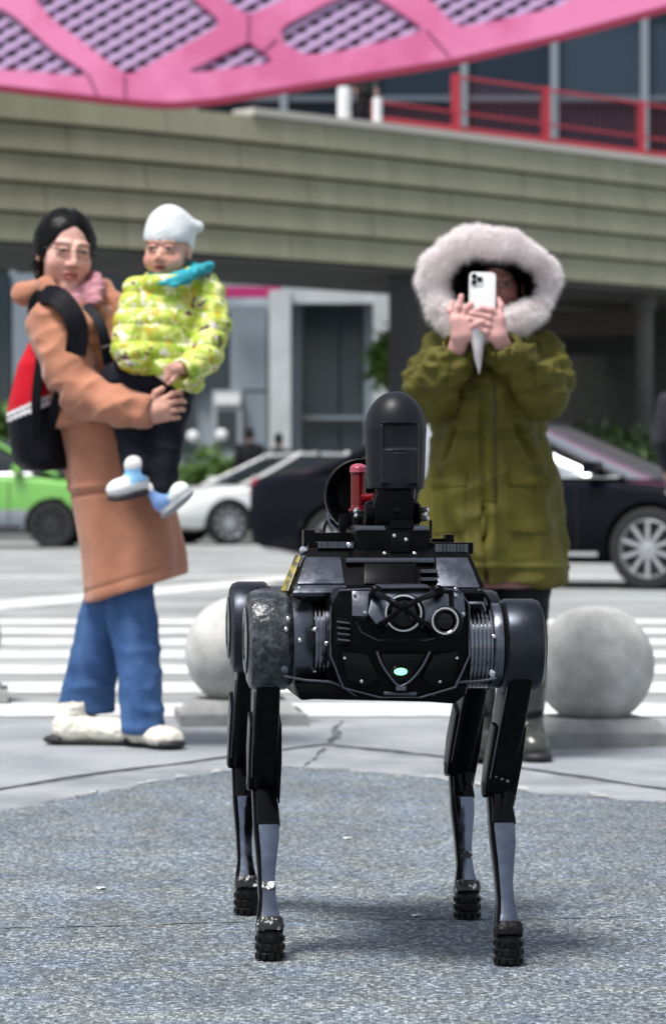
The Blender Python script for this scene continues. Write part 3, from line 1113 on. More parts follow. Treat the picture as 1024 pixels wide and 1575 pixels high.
lathe('sensor_lens', L(684, 955, -.396), (0, -1, 0), [(0, .016), (.004, .012), (.005, 0)], B_lens, sens, 24)
# chin with light and V-shaped trim
pp('chin', [(585, 1004), (656, 1004), (640, 1036), (622, 1058), (608, 1058), (592, 1036)], -.385, -.36, B_glo, .006)
led = lathe('status_light', L(616, 1036, -.384), (0, -1, 0), [(0, .0185), (.004, .018), (.006, .015), (.006, .013)], B_glo, robot, 28)
def squash(o, c, sz):
    for v in o.data.vertices: v.co.z = c.z + (v.co.z - c.z) * sz
squash(led, L(616, 1036, -.384), .72)
bulb = lathe('light_bulb', L(616, 1033, -.3905), (0, -1, 0), [(0, .0105), (.003, .0085), (.004, 0)], B_led, led, 20)
squash(bulb, L(616, 1033, -.39), .55)
tube('chin_trim', bez([L(x, y, -.388) for x, y in ((579, 1002), (588, 1024), (602, 1044), (612, 1054), (620, 1054), (634, 1044), (650, 1024), (661, 1002))], 24), .0018, B_pan, robot, 6)
box('chin_badge', L(609, 1062, -.392), L(622, 1054, -.372), B_pan, robot, .001)
tube('chin_lip', [L(x, y, -.37) for x, y in ((590, 1066), (640, 1067))], .003, B_pan, robot, 6)
for pts in ([(437, 1040), (470, 1046), (508, 1049), (530, 1058), (548, 1070)], [(762, 1043), (740, 1047), (700, 1050), (676, 1058), (664, 1070)]):
    tube('belly_trim', bez([L(x, y, -.30) for x, y in pts], 18), .0022, B_pan, robot, 6)
bolt(438, 1030, -.30, .006, B_pan); bolt(756, 1035, -.30, .005)

# --- upper deck, a truncated wedge
def hexa(name, f0, f1, b0, b1, m, bevel):
    """f0,f1: front bottom / top (x0,x1,z,y); b0,b1: rear bottom / top"""
    bm = bmesh.new()
    vs = []
    for (x0, x1, z, y) in (f0, f1, b1, b0):
        vs.append((bm.verts.new((x0, y, z)), bm.verts.new((x1, y, z))))
    for i in range(4):
        a, b = vs[i], vs[(i + 1) % 4]
        bm.faces.new((a[0], a[1], b[1], b[0]))
    bm.faces.new([v[0] for v in vs]); bm.faces.new([v[1] for v in vs])
    bmesh.ops.recalc_face_normals(bm, faces=bm.faces[:])
    bevel_bm(bm, bevel)
    return link(name, sharp(bm_mesh(bm)), robot, m)
pA, pB = L(446, 907, -.26), L(748, 907, -.26)
pC, pD = L(474, 838, -.19), L(718, 838, -.19)
hexa('upper_deck', (pA.x, pB.x, pA.z, -.26), (pC.x, pD.x, pC.z, -.185), (pA.x + .055, pB.x - .02, pA.z, .29), (pC.x + .05, pD.x - .02, pC.z, .26), B_sat, .008)
plate('deck_facet', [(457, 897, -.268), (530, 897, -.268), (524, 856, -.216), (470, 856, -.216)], .012, B_pan)
plate('deck_facet', [(672, 903, -.268), (738, 903, -.268), (719, 857, -.216), (670, 857, -.216)], .012, B_pan)
plate('deck_sill', [(450, 911, -.285), (536, 911, -.285), (532, 899, -.270), (456, 899, -.270)], .010, B_pan)
plate('deck_sill', [(668, 912, -.285), (746, 912, -.285), (739, 904, -.270), (671, 904, -.270)], .010, B_sat)
plate('front_panel', [(560, 898, -.262), (640, 898, -.262), (640, 866, -.235), (560, 866, -.235)], .010, B_sat)
box('vent_bar', L(648, 893, -.262), L(668, 887, -.225), B_pan, robot, .001)
box('vent_bar', L(648, 881, -.255), L(668, 875, -.215), B_pan, robot, .001)
plate('gold_strip', [(431, 908, -.235), (443, 909, -.245), (463, 855, -.20), (454, 852, -.19)], .008, B_gold)
plate('shoulder_facet', [(452, 872, -.205), (462, 872, -.212), (474, 842, -.19), (466, 842, -.18)], .008, B_pan)
# deck-top rails, ribs, stubs
for x0, x1 in ((474, 545), (662, 722)):
    box('deck_rail', L(x0, 852, -.19), L(x1, 834, -.15), B_sat, robot, .003)
for i in range(11):
    box('cooling_rib', L(489 + i * 4.7, 843, -.197), L(491.6 + i * 4.7, 833, -.150), B_pan, robot, .0006)
for i in range(9):
    box('cooling_rib', L(669 + i * 5.2, 852, -.197), L(671.6 + i * 5.2, 836, -.150), B_pan, robot, .0006)
box('stub', L(467, 840, -.16), L(482, 815, -.13), B_sat, robot, .003)
box('stub', L(484, 836, -.10), L(536, 819, -.05), B_sat, robot, .003)
box('stub', L(684, 840, -.10), L(694, 822, -.07), B_sat, robot, .002)
box('stub', L(664, 842, -.06), L(682, 828, -.02), B_sat, robot, .002)
tube('antenna', [L(662, 842, .05), L(662, 800, .05)], .0025, B_sat, robot, 6)
bolt(466, 846, -.195, .006); bolt(536, 838, -.205, .004); bolt(700, 906, -.285, .003); bolt(460, 905, -.290, .003)
# --- camera mast
pp('mast_foot', [(532, 866), (532, 858), (668, 858), (668, 866)], -.225, -.02, B_pan, .0015)
pp('mast_base', [(548, 858), (546, 816), (556, 808), (652, 808), (662, 816), (660, 858)], -.195, -.04, B_sat, .004)
for x0, x1 in ((549, 594), (634, 660)):
    pp('mast_plate', [(x0, 816), (x0 + 3, 808.5), (x1 - 3, 808.5), (x1, 816)], -.199, -.09, B_pan, .0012)
pp('mast_slot', [(600, 850), (600, 818), (630, 818), (630, 850)], -.201, -.18, B_glo, .002)
bolt(591, 852, -.198, .0035); bolt(637, 852, -.198, .0035); bolt(606, 824, -.203, .003); bolt(624, 830, -.203, .003)
box('cable_box', L(600, 812, -.20), L(630, 800, -.15), B_sat, robot, .002)
yy = -.13
lathe('tilt_motor', L(561, 790, yy), (1, 0, 0), [(0, .018), (.004, .021), (.066, .021), (.068, .018)] +
      [(.069 + .004 * i + d, .0195 if d else .016) for i in range(5) for d in (0, .002)] + [(.092, .014)], B_sat, robot, 28)
lathe('motor_cap', L(651, 791, yy), (1, 0, 0), [(0, .012), (.003, .011), (.006, .006), (.0065, 0)], B_sil, robot, 16)
for x, y in ((548, 786), (549, 793), (655, 784), (655, 797)):
    lathe('bolt', L(x, y, yy - .012), (1 if x > 600 else -1, -.5, 0.2), [(-.01, .0045), (.003, .0045), (.005, .002), (.0052, 0)], B_sil, robot, 10)
pp('tilt_yoke', [(578, 812), (574, 776), (584, 748), (632, 748), (638, 776), (634, 812)], -.165, -.10, B_sat, .004)
lathe('bolt', L(609, 785, -.166), (0, -1, 0), [(0, .006), (.002, .006), (.003, .003), (.0031, 0)], B_glo, robot, 12)
# camera head: bullet-shaped housing with a recessed window
hc = L(608, 700, -.13)
hw = (L(655, 700, -.13).x - L(561, 700, -.13).x) / 2
zt, zb_ = L(608, 602, -.13).z, L(608, 752, -.13).z
s = Sdf((hc.x - .07, hc.y - .07, zb_ - .01), (hc.x + .07, hc.y + .07, zt + .012), .0014)
s.add(stack([(zb_, hc.x, hc.y, hw * .93, hw * .93), (zb_ + .02, hc.x, hc.y, hw * .955, hw * .955), (zt - hw - .01, hc.x, hc.y, hw, hw)]), 0)
s.add(ell((hc.x, hc.y, zt - hw - .01), (hw, hw, hw + .01)), 0.002)
s.add(rbox((hc.x + .002, hc.y, (zb_ + zt - hw) / 2 + .002), (hw * .60, hw * .915, (zt - hw - zb_) / 2 - .004), .004), .003)
s.sub(rbox((hc.x + .004, hc.y - hw - .004, L(0, 670, -.18).z), (hw * .58, .0125, .0205), .003), .0015)
s.sub(rbox((hc.x, hc.y - hw - .002, L(0, 651, -.18).z), (hw * 1.2, .012, .0010), .0008), .0008)
s.sub(rbox((hc.x, hc.y - hw - .009, L(0, 694, -.18).z), (hw * .6, .012, .0008), .0006), .0006)
V, Q = s.nets()
V = relax(V, Q, 2, .4)
headp = mesh_vq('camera_head', V, Q, B_head, parent=robot)
lathe('head_lens', L(612, 672, -.163), (0, -1, 0), [(0, .0115), (.004, .0115), (.0045, .010), (.003, .008), (.0035, .004), (.004, 0)], B_lens, headp, 24)
lathe('head_seat', (hc.x, hc.y, zb_ - .004), (0, 0, 1), [(-.012, hw * .62), (0, hw * .66), (.004, hw * .66)], B_sat, robot, 28)
# --- round speaker and red beacon behind the mast
sp = L(556, 762, .06)
sr = (L(613, 762, .06).x - L(499, 762, .06).x) / 2
spk = lathe('round_speaker', sp, (0, -1, 0), [(-.05, sr * .55), (-.03, sr * .8), (-.006, sr), (.006, sr), (.008, sr * .97), (.004, sr * .90), (-.02, sr * .62), (-.028, sr * .2), (-.028, 0)], B_sat, robot, 48)
lathe('speaker_rim', sp + Vector((0, -.0085, 0)), (0, -1, 0), [(0, sr * .955), (.002, sr * .985), (.003, sr * .97), (.002, sr * .955)], B_head, spk, 48, ring=True)
pp('speaker_bracket', [(520, 845), (522, 790), (545, 790), (548, 845)], .03, .06, B_sat, .003)
tube('cable', bez([L(*p) for p in ((503, 790, .02), (508, 806, .0), (519, 816, -.02), (534, 836, -.06))], 14), .0022, B_pan, robot, 6)
tube('cable', bez([L(*p) for p in ((497, 825, .0), (500, 808, .02), (508, 800, .03), (520, 812, .03))], 14), .003, B_sat, robot, 6)
by = -.03
bc, bt = L(551, 786, by), L(551, 713, by)
hb = bt.z - bc.z
bea = lathe('red_beacon', bc, (0, 0, 1), [(0, .0165), (.004, .0165)] + [(.006 + (hb - .022) * i / 14, .0122 if i % 2 else .0132) for i in range(15)] + [(hb - .014, .0145)], B_red, robot, 28)
lathe('beacon_cap', bc + Vector((0, 0, hb - .0145)), (0, 0, 1), [(0, .0146), (.008, .0142), (.012, .011), (.0145, .004), (.0148, 0)], B_redt, bea, 28)
lathe('beacon_stem', L(551, 846, by), (0, 0, 1), [(0, .010), (.058, .010), (.061, .014), (.063, .014)], B_sat, bea, 20)
lathe('beacon_side', L(566, 768, by - .01), (1, 0, 0), [(-.012, .010), (.010, .010), (.013, .006), (.0135, 0)], B_red, bea, 16)

# --- hips and legs
def loft(name, secs, m, par, bevel=0.3, n=4):
    """secs: (centre, half_x, half_y, ydir) rounded-rectangle sections"""
    bm = bmesh.new()
    rings = []
    for (c, hx, hy, yd) in secs:
        c = Vector(c); yd = Vector(yd).normalized(); xd = Vector((1, 0, 0))
        r = min(hx, hy) * bevel
        ring = []
        for (sx, sy, a0) in ((1, 1, 0), (-1, 1, 90), (-1, -1, 180), (1, -1, 270)):
            for k in range(n):
                a = R(a0 + 90 * k / (n - 1))
                ring.append(bm.verts.new(c + xd * (sx * (hx - r) + r * math.cos(a)) + yd * (sy * (hy - r) + r * math.sin(a))))
        rings.append(ring)
    N_ = len(rings[0])
    for A, B in zip(rings, rings[1:]):
        for i in range(N_):
            bm.faces.new((A[i], A[(i + 1) % N_], B[(i + 1) % N_], B[i]))
    bm.faces.new(rings[0]); bm.faces.new(rings[-1])
    return link(name, sharp(bm_mesh(bm), 40), par, m)


XL0, XL1, XL2, XL3 = (L(x, 985, -.22).x for x in (380, 441, 477, 513))
XR3, XR2, XR1, XR0 = (L(x, 993, -.22).x for x in (714, 751, 771, 830))
ZHL, ZHR = L(410, 984, -.22).z, L(800, 993, -.22).z
feet = {'LF': (-.200, -.214), 'RF': (.171, -.301), 'LR': (-.201, .306), 'RR': (.178, .213)}
knee = {'LF': L(405, 1203, -.115), 'RF': L(766, 1214, -.200), 'LR': L(372, 1168, .40), 'RR': L(706, 1182, .305)}
for key in ('LR', 'RR', 'LF', 'RF'):
    left, front = key[0] == 'L', key[1] == 'F'
    sg = -1 if left else 1
    ly = -.22 if front else .23
    zh = ZHL if left else ZHR
    x0, x1, x2, x3 = (XL0, XL1, XL2, XL3) if left else (XR0, XR1, XR2, XR3)
    r = .080 if left else .0755
    ax = (sg, 0, 0)
    w = abs(x0 - x1)
    worn = key == 'LF'
    hip = lathe('hip_drum', (x1, ly, zh), ax, [(-.004, r * .90), (0, r * .97), (.004, r), (w * .78, r), (w * .93, r * .955), (w, r * .84), (w + .002, r * .5), (w + .0025, 0)], B_worn if worn else B_drum, robot, 56)
    lathe('drum_cap', (x0, ly, zh), ax, [(0, r * .70), (.004, r * .66), (.005, r * .40), (.003, r * .36), (.003, 0)], B_glo, hip, 40)
    lathe('hip_ring', (x2, ly, zh), ax, [(0, r * .88), (.003, r * .905), (abs(x1 - x2) - .006, r * .905), (abs(x1 - x2) - .004, r * .86), (abs(x1 - x2) + .002, r * .86)], B_pan, hip, 48)
    wf = abs(x2 - x3)
    prof = [(-.01, r * .70), (0, r * .80)]
    nf = 6
    for i in range(nf):
        t0 = wf * i / nf
        prof += [(t0 + wf / nf * .12, r * .79), (t0 + wf / nf * .2, r * .90), (t0 + wf / nf * .62, r * .90), (t0 + wf / nf * .7, r * .79)]
    lathe('cooling_fins', (x3, ly, zh), ax, prof + [(wf, r * .80)], B_fin if front else B_sat, hip, 48)
    lathe('hip_mount', (x3 - sg * .05, ly, zh), ax, [(0, r * .72), (.052, r * .72)], B_sat, hip, 32)
    for a in (20, 75, 130, 185):
        lathe('bolt', (x2 - sg * .002, ly - r * .92 * math.sin(R(a)), zh + r * .92 * math.cos(R(a))), (0, -math.sin(R(a)), math.cos(R(a))), [(-.003, .0035), (.002, .0035), (.003, .002), (.0031, 0)], B_sil if a in (75, 130) else B_pan, hip, 8)
    fx, fy = feet[key]
    k = Vector(knee[key])
    foot = Vector((fx, fy, 0.0))
    xm = (x0 + x1) / 2
    hipc = Vector((xm, ly, zh))
    # thigh: tapered casing from the drum to the knee, with outer cheek plate
    ax_t = (k - hipc)
    ydir = ax_t.cross(Vector((1, 0, 0))).normalized()
    if ydir.y < 0: ydir = -ydir
    hx = .0205
    secs = []
    for t, a_, b_ in ((.10, .92, .064), (.30, .96, .056), (.50, 1.0, .046), (.72, .98, .037), (.88, .95, .032), (.985, .90, .028), (1.02, .7, .022)):
        secs.append((hipc + ax_t * t, hx * a_, b_, ydir))
    leg = loft('thigh', secs, B_sat, robot, .45, 4)
    px_ = hx + .002
    for sd in (-1, 1):
        a0, a1 = hipc + ax_t * .55, hipc + ax_t * (1.10 if sd == 1 else 1.0)
        loft('knee_cheek', [(a0 + Vector((sd * px_, 0, 0)), .003, .026, ydir), (hipc + ax_t * .8 + Vector((sd * px_, 0, 0)), .0045, .030, ydir), (a1 + Vector((sd * px_ * .95, 0, 0)), .0045, .024, ydir), (a1 + ax_t * .03 + Vector((sd * px_ * .95, 0, 0)), .003, .014, ydir)], B_sat, leg, .5, 3)
    tube('edge_trim', [hipc + ax_t * t + Vector((-(hx + .001), 0, 0)) - ydir * b_ * .96 for t, b_ in ((.25, .058), (.5, .046), (.72, .037), (.9, .031))], .0013, B_pan, leg, 6)
    lathe('knee_pin', k + Vector((-.027, 0, 0)), (1, 0, 0), [(0, .010), (.002, .013), (.052, .013), (.054, .010)], B_glo, leg, 20)
    for q in range(3):
        lathe('bolt', k + Vector((-.008 + .009 * q, -.031, .024 - .004 * q)), (0, -1, .2), [(-.006, .003), (.002, .003), (.003, 0)], B_pan, leg, 8)
    # shank: dark sleeve above, bare metal below
    ank = foot + Vector((0, 0, .050))
    sh = ank - k
    yd2 = sh.cross(Vector((1, 0, 0))).normalized()
    if yd2.y < 0: yd2 = -yd2
    off = .004 if left else .003
    def sc(t, hx_, hy_, ox=0.0, oy=0.0): return (k + sh * t + Vector((ox, 0, 0)) + yd2 * oy, hx_, hy_, yd2)
    shank = loft('shank', [sc(.10, .0150, .017, off * .5), sc(.30, .0175, .019, off), sc(.40, .0166, .0185, off), sc(.52, .0136, .017, off * .6), sc(.66, .0112, .015), sc(.78, .0110, .0145), sc(.88, .0132, .016), sc(.96, .0172, .019), sc(1.0, .0178, .020)], B_met, robot, .22, 3)
    loft('shank_sleeve', [sc(-.04, .0135, .014), sc(.05, .0165, .020, off * .4), sc(.20, .0186, .0215, off * .9), sc(.30 if left else .24, .0194, .0212, off), sc(.315 if left else .26, .0194, .0205, off)], B_glo, shank, .3, 3)
    loft('shank_rail', [sc(.02, .0028, .012, -.0165), sc(.35, .0028, .013, -.0165), sc(.60, .0028, .012, -.0135), sc(.80, .0028, .012, -.0130), sc(.97, .0032, .016, -.0190)], B_glo, shank, .4, 3)
    if not left:
        loft('sleeve_lobe', [sc(.0, .010, .018, .010, -.004), sc(.09, .013, .021, .012, -.004), sc(.17, .009, .020, .008, -.004), sc(.22, .006, .018, .004, -.004)], B_glo, shank, .6, 4)
    loft('ankle', [sc(.94, .0195, .0200), sc(.965, .0215, .0225), sc(1.0, .0220, .0235), sc(1.03, .0200, .0220)], B_scu if key in ('LF', 'RR', 'LR') else B_rub, shank, .4, 4)
    if key in ('LF', 'RR'):
        loft('scuff_patch', [sc(.70, .0115, .0152), sc(.76, .0114, .0150)], B_scu, shank, .22, 3)
    ft = lathe('foot', foot, (0, 0, 1), [(0, .013), (.002, .0185), (.006, .0212), (.012, .0225), (.0145, .0212), (.017, .0225), (.026, .0226), (.0285, .0212), (.031, .0222), (.037, .0215), (.042, .0208), (.048, .019), (.052, .014)], B_rub, robot, 28)
    for row, (z_, h_) in enumerate(((.0035, .008), (.018, .008), (.0315, .007))):
        for q in range(12):
            a = 2 * PI * (q + .5 * (row % 2)) / 12
            mt = Matrix.Translation(foot) @ Matrix.Rotation(a, 4, 'Z')
            box('tread', (.019, -.0042, z_), (.0240, .0042, z_ + h_), B_rub, ft, 0.0, mtx=mt)
# pale tubes imitating edge highlights, and cheek panels that break up the face block
for pts in ([(509, 932), (508, 1008), (528, 1058), (586, 1073)], [(721, 930), (722, 1008), (700, 1057), (645, 1073)], [(522, 908), (568, 906)], [(664, 905), (704, 908), (720, 928)], [(545, 952), (556, 972), (580, 984), (655, 984), (690, 976), (704, 958)]):
    tube('face_highlight_trim', [L(x, y, -.3665) for x, y in pts], .0016, B_pan, robot, 6)
for pts in ([(524, 1000), (566, 1006), (584, 1044), (560, 1058), (532, 1046)], [(666, 1006), (706, 1000), (700, 1044), (672, 1058), (648, 1044)]):
    pp('cheek_panel', pts, -.374, -.362, B_glo, .004)
for i in range(4):
    pp('cheek_vent', [(519, 955 + 9 * i), (538, 957 + 9 * i), (538, 960 + 9 * i), (519, 958 + 9 * i)], -.384, -.366, B_pan, .0006)
for x, y in ((530, 1012), (556, 1048), (702, 1012), (676, 1048), (545, 914), (561, 942), (586, 957), (655, 958), (700, 916), (712, 944)):
    bolt(x, y, -.3735 if y > 1000 else -.392 if y > 935 else -.371, .0026)
pp('brow', [(576, 906), (584, 899), (656, 899), (664, 905)], -.374, -.33, B_pan, .002)
# small hardware between drums and body
for x, y, ly in ((508, 986, -.30), (509, 965, -.305), (502, 990, -.30), (461, 985, -.292), (513, 1000, -.29), (440, 968, -.30), (443, 952, -.30)):
    bolt(x, y, ly, .0035)
box('sensor_block', L(402, 915, -.16), L(419, 905, -.13), B_pan, robot, .001)
tube('hose', bez([L(*p) for p in ((506, 955, -.295), (512, 975, -.31), (508, 1000, -.31), (498, 1020, -.29))], 12), .004, B_glo, robot, 8)
tube('hose', bez([L(*p) for p in ((728, 905, -.27), (742, 912, -.28), (752, 925, -.27), (748, 945, -.26))], 12), .003, B_glo, robot, 8)
for x0, x1 in ((463, 512), (718, 745)):
    pp('hip_guard', [(x0, 925), (x0 + 5, 913), (x1 - 4, 913), (x1, 925)], -.26, -.17, B_sat, .002)
# =================================================================== PEOPLE
M_skin = mat('skin', (0.6, 0.35, 0.27), 0.5, vcol=True, var=0.06, vscale=30, sss=0.12, spec=0.35)


def jitter_col(base, n):
    return np.tile(np.array(base, float), (n, 1))


def lm(o, rx=0.0, ry=0.0, rz=0.0, s=1.0):
    from mathutils import Euler
    return Matrix.Translation(o) @ Euler((R(rx), R(ry), R(rz)), 'XYZ').to_matrix().to_4x4() @ Matrix.Scale(s, 4)


def blend(c, mask, col):
    m = np.clip(mask, 0, 1)[:, None]
    return c * (1 - m) + np.array(col) * m


def sstep(a, b, x):
    t = np.clip((x - a) / (b - a), 0, 1)
    return t * t * (3 - 2 * t)


def make_head(M, h=0.0024, child=False, tone=(0.60, 0.36, 0.28), open_mouth=False, lid=1.0):
    """face looks along -y in the local frame; origin between the ears at eye height"""
    s_ = M.to_scale()[0]
    o = M @ Vector((0, 0, 0))
    r = 0.17 * s_
    S = Sdf((o.x - r, o.y - r, o.z - r * 1.25), (o.x + r, o.y + r, o.z + r), h)
    A = lambda p, k=0.012: S.add(tp(p, M), k * s_)
    U = lambda p, k=0.006: S.sub(tp(p, M), k * s_)
    A(ell((0, .018, .030), (.074, .094, .086)), 0)
    if child:
        A(ell((0, -.034, -.036), (.064, .056, .062)), .03)
        for x in (-1, 1): A(ell((x * .036, -.058, -.042), (.030, .026, .028)), .015)
        A(cap((0, -.072, -.086), (0, -.068, -.090), .018), .02)
        A(cap((0, -.088, -.010), (0, -.098, -.028), .008, .011), .012)
    else:
        A(ell((0, -.030, -.038), (.059, .060, .074)), .03)
        for x in (-1, 1): A(ell((x * .034, -.058, -.032), (.026, .026, .026)), .02)
        A(cap((-.008, -.070, -.102), (.008, -.070, -.102), .017), .02)
        A(cap((0, -.090, .006), (0, -.108, -.032), .0075, .0105), .012)
    for x in (-1, 1):
        A(ell((x * .011, -.094, -.036), (.008, .010, .007)), .006)
        A(cap((x * .014, -.084, .022), (x * .046, -.072, .022), .007, .005), .016)
        U(ell((x * .031, -.098, .002), (.016, .0115, .008)), .010)
        A(ell((x * .031, -.0765, .001), (.0145, .0125, .0105)), .003)
        A(cap((x * .018, -.0875, .0085), (x * .044, -.0805, .007), .0040), .004)
        A(cap((x * .018, -.0870, -.0065), (x * .044, -.0795, -.0050), .0035), .004)
        A(ell((x * .074, .012, -.008), (.008, .019, .030)), .006)
    ml = -.064
    A(cap((-.018, -.085, ml + .004), (0, -.0945, ml + .006), .0042, .0052), .005)
    A(cap((.018, -.085, ml + .004), (0, -.0945, ml + .006), .0042, .0052), .005)
    A(cap((-.016, -.084, ml - .006), (0, -.0925, ml - .007), .0045, .0062), .005)
    A(cap((.016, -.084, ml - .006), (0, -.0925, ml - .007), .0045, .0062), .005)
    U(cap((-.022, -.094, ml - .0005), (.022, -.094, ml - .0005), .0022 if not open_mouth else .006), .002)
    A(cap((0, .02, -.06), (0, .035, -.17), .052, .055), .02)
    V, Q = S.nets()
    V = relax(V, Q, 2, .4)
    I = np.array(M.inverted())
    P = V @ I[:3, :3].T + I[:3, 3]
    x, y, z = np.abs(P[:, 0]), P[:, 1], P[:, 2]
    c = jitter_col(tone, len(V))
    front = sstep(-.03, -.06, y)
    t = np.array(tone)
    c = blend(c, .55 * front * np.exp(-((x - .042) / .022) ** 2 - ((z + .035) / .022) ** 2), t * (1.02, .72, .72))
    c = blend(c, .5 * front * np.exp(-(P[:, 0] / .014) ** 2 - ((z + .034) / .014) ** 2), t * (1.0, .75, .72))
    lipm = front * sstep(.024, .016, x) * sstep(.0135, .008, np.abs(z - ml + .0005))
    c = blend(c, .85 * lipm, (.42, .10, .095))
    c = blend(c, .9 * lipm * sstep(.003 if not open_mouth else .008, .001, np.abs(z - ml + .0005)), (.08, .015, .015))
    bz = .0245 - .0025 * ((x - .03) / .018) ** 2
    c = blend(c, (.62 if not child else .45) * front * sstep(.055, .049, x) * sstep(.010, .016, x) * sstep(.0055, .0025, np.abs(z - bz)), (.035, .024, .02))
    ez = np.abs(z - .001 - .0016 * (1 - ((x - .031) / .015) ** 2))
    em = front * sstep(.0165, .013, np.abs(x - .031)) * sstep(.0072 * lid, .0042 * lid, ez)
    c = blend(c, .7 * em, (.42, .34, .31))
    c = blend(c, .97 * em * sstep(.0075, .0055, np.abs(x - .031)), (.012, .009, .008))
    lash = front * sstep(.018, .014, np.abs(x - .031)) * sstep(.0028, .0012, np.abs(z - (.0072 - .25 * (x - .031) ** 2 / .031)))
    c = blend(c, .9 * lash, (.03, .02, .018))
    lash2 = front * sstep(.017, .013, np.abs(x - .031)) * sstep(.0022, .001, np.abs(z + .0052))
    c = blend(c, .35 * lash2, (.10, .06, .05))
    c = blend(c, .6 * front * sstep(.006, .003, np.abs(x - .008)) * sstep(.004, .002, np.abs(z + .0425)), (.2, .07, .06))
    return V, Q, c


def finger(S, pts, r0, r1, k=.004):
    pts = [np.array(p, float) for p in pts]
    n = len(pts) - 1
    for i in range(n):
        S.add(cap(pts[i], pts[i + 1], r0 + (r1 - r0) * i / n, r0 + (r1 - r0) * (i + 1) / n), k)


def join_parts(name, parts, m, **kw):
    Vs, Qs, Cs, o = [], [], [], 0
    for V, Q, C in parts:
        Vs.append(V); Qs.append(Q + o); Cs.append(C); o += len(V)
    return mesh_vq(name, np.concatenate(Vs), np.concatenate(Qs), m, np.concatenate(Cs), **kw)


def cloth(name, S, m, par, fold=(), it=2, col=None):
    V, Q = S.nets()
    V = relax(V, Q, it, .5)
    if fold: V = folds(V, vnormals(V, Q), fold)
    return mesh_vq(name, V, Q, m, col(V) if col else None, parent=par)


def bounds(pts, pad):
    P = np.array(pts, float)
    return P.min(0) - pad, P.max(0) + pad


# ------------------------------------------------------------------ woman in camel coat
YW = 8.95
W = lambda x, y, dy=0.0: at(x, y, YW + dy)
zW = lambda y: W(0, y).z
M_coat = mat('camel_wool', (0.42, 0.180, 0.108), 0.85, var=0.10, vscale=9, bump=0.12, bscale=240, sheen=0.25, spec=0.2)
M_jean = mat('blue_denim', (0.028, 0.075, 0.205), 0.8, col2=(0.095, 0.185, 0.37), vscale=9, stretch=(1, 1, .3), fac=(0.35, 0.8), bump=0.1, bscale=400, spec=0.2)
M_hair = mat('black_hair', (0.0045, 0.004, 0.004), 0.36, spec=0.25, bump=0.12, bscale=90, stretch=(4, 1, .5))
M_scarf = mat('pink_knit', (0.50, 0.235, 0.28), 0.9, var=0.12, vscale=60, bump=0.3, bscale=150)
M_shoe = mat('cream_leather', (0.74, 0.70, 0.60), 0.5, var=0.08, vscale=14)
M_sole = mat('black_sole', (0.012, 0.012, 0.014), 0.6)
M_blk = mat('black_nylon', (0.004, 0.004, 0.007), 0.55, spec=0.12, var=0.3, vscale=20)

HW = lm(W(101, 386, .0), rx=7, ry=4, rz=20, s=1.06)
parts = [make_head(HW, tone=(0.70, 0.41, 0.34), lid=.6)]
# body under the coat + hands
S = Sdf(W(10, 1130, -.45), W(330, 425, .35), .011)
S = Sdf((W(10, 0).x, YW - .45, zW(1130)), (W(330, 0).x, YW + .35, zW(425)), .011)
S.add(stack([(zW(720), *W(185, 0)[:2], .14, .10), (zW(560), *W(130, 0)[:2], .12, .09), (zW(470), *W(118, 0)[:2], .13, .08)]), 0)
S.add(cap(W(112, 480), W(108, 430), .055, .05), .03)
for a, b, c_ in ((W(172, 720, .02), W(156, 960, .06), W(129, 1110, .10)), (W(198, 720, .0), W(206, 960, -.03), W(223, 1125, -.09))):
    S.add(cap(a, b, .06, .045), .02); S.add(cap(b, c_, .045, .034), .02)
S.add(cap(W(80, 500, -.10), W(125, 610, -.17), .045, .04), .03); S.add(cap(W(125, 610, -.17), W(190, 630, -.235), .035, .028), .02); S.add(cap(W(190, 630, -.235), W(228, 634, -.262), .028, .026), .02)
S.add(cap(W(165, 490, .09), W(225, 590, .10), .045, .04), .03); S.add(cap(W(225, 590, .10), W(250, 615, .0), .04, .03), .02)
V, Q = S.nets()
parts.append((V, Q, jitter_col((.60, .34, .27), len(V))))
# right hand (in front): palm under the child's thigh, fingers to the right
S = Sdf(W(205, 680, -.36) - Vector((0, 0, .0)), W(300, 560, -.05), .0026)
lo, hi = bounds([W(205, 680, -.34), W(300, 560, -.05)], .0)
S = Sdf(lo, hi, .0026)
S.add(cap(W(222, 634, -.265), W(236, 634, -.262), .024, .026), .01)
S.add(cap(W(234, 622, -.262), W(252, 616, -.258), .017), .012); S.add(cap(W(236, 644, -.262), W(256, 640, -.258), .017), .012)
S.add(cap(W(236, 632, -.264), W(254, 628, -.262), .019), .012)
finger(S, [W(252, 614, -.262), W(266, 606, -.262), W(275, 604, -.245), W(279, 606, -.226)],   .0092, .0075)
finger(S, [W(255, 623, -.265), W(270, 618, -.265), W(280, 616, -.247), W(284, 618, -.226)], .0092, .0075)
finger(S, [W(256, 633, -.264), W(270, 631, -.264), W(279, 629, -.246), W(282, 630, -.226)],   .0092, .0075)
finger(S, [W(255, 643, -.258), W(267, 643, -.258), W(274, 642, -.243), W(277, 642, -.226)], .0082, .0066)
finger(S, [W(234, 616, -.266), W(240, 604, -.268), W(250, 598, -.262)], .0115, .009)
V, Q = S.nets(); V = relax(V, Q, 1, .4)
parts.append((V, Q, jitter_col((.62, .33, .25), len(V))))
woman = join_parts('person', parts, M_skin)
tag(woman, 'woman in long camel coat and blue jeans carrying a toddler on her arm', 'person')

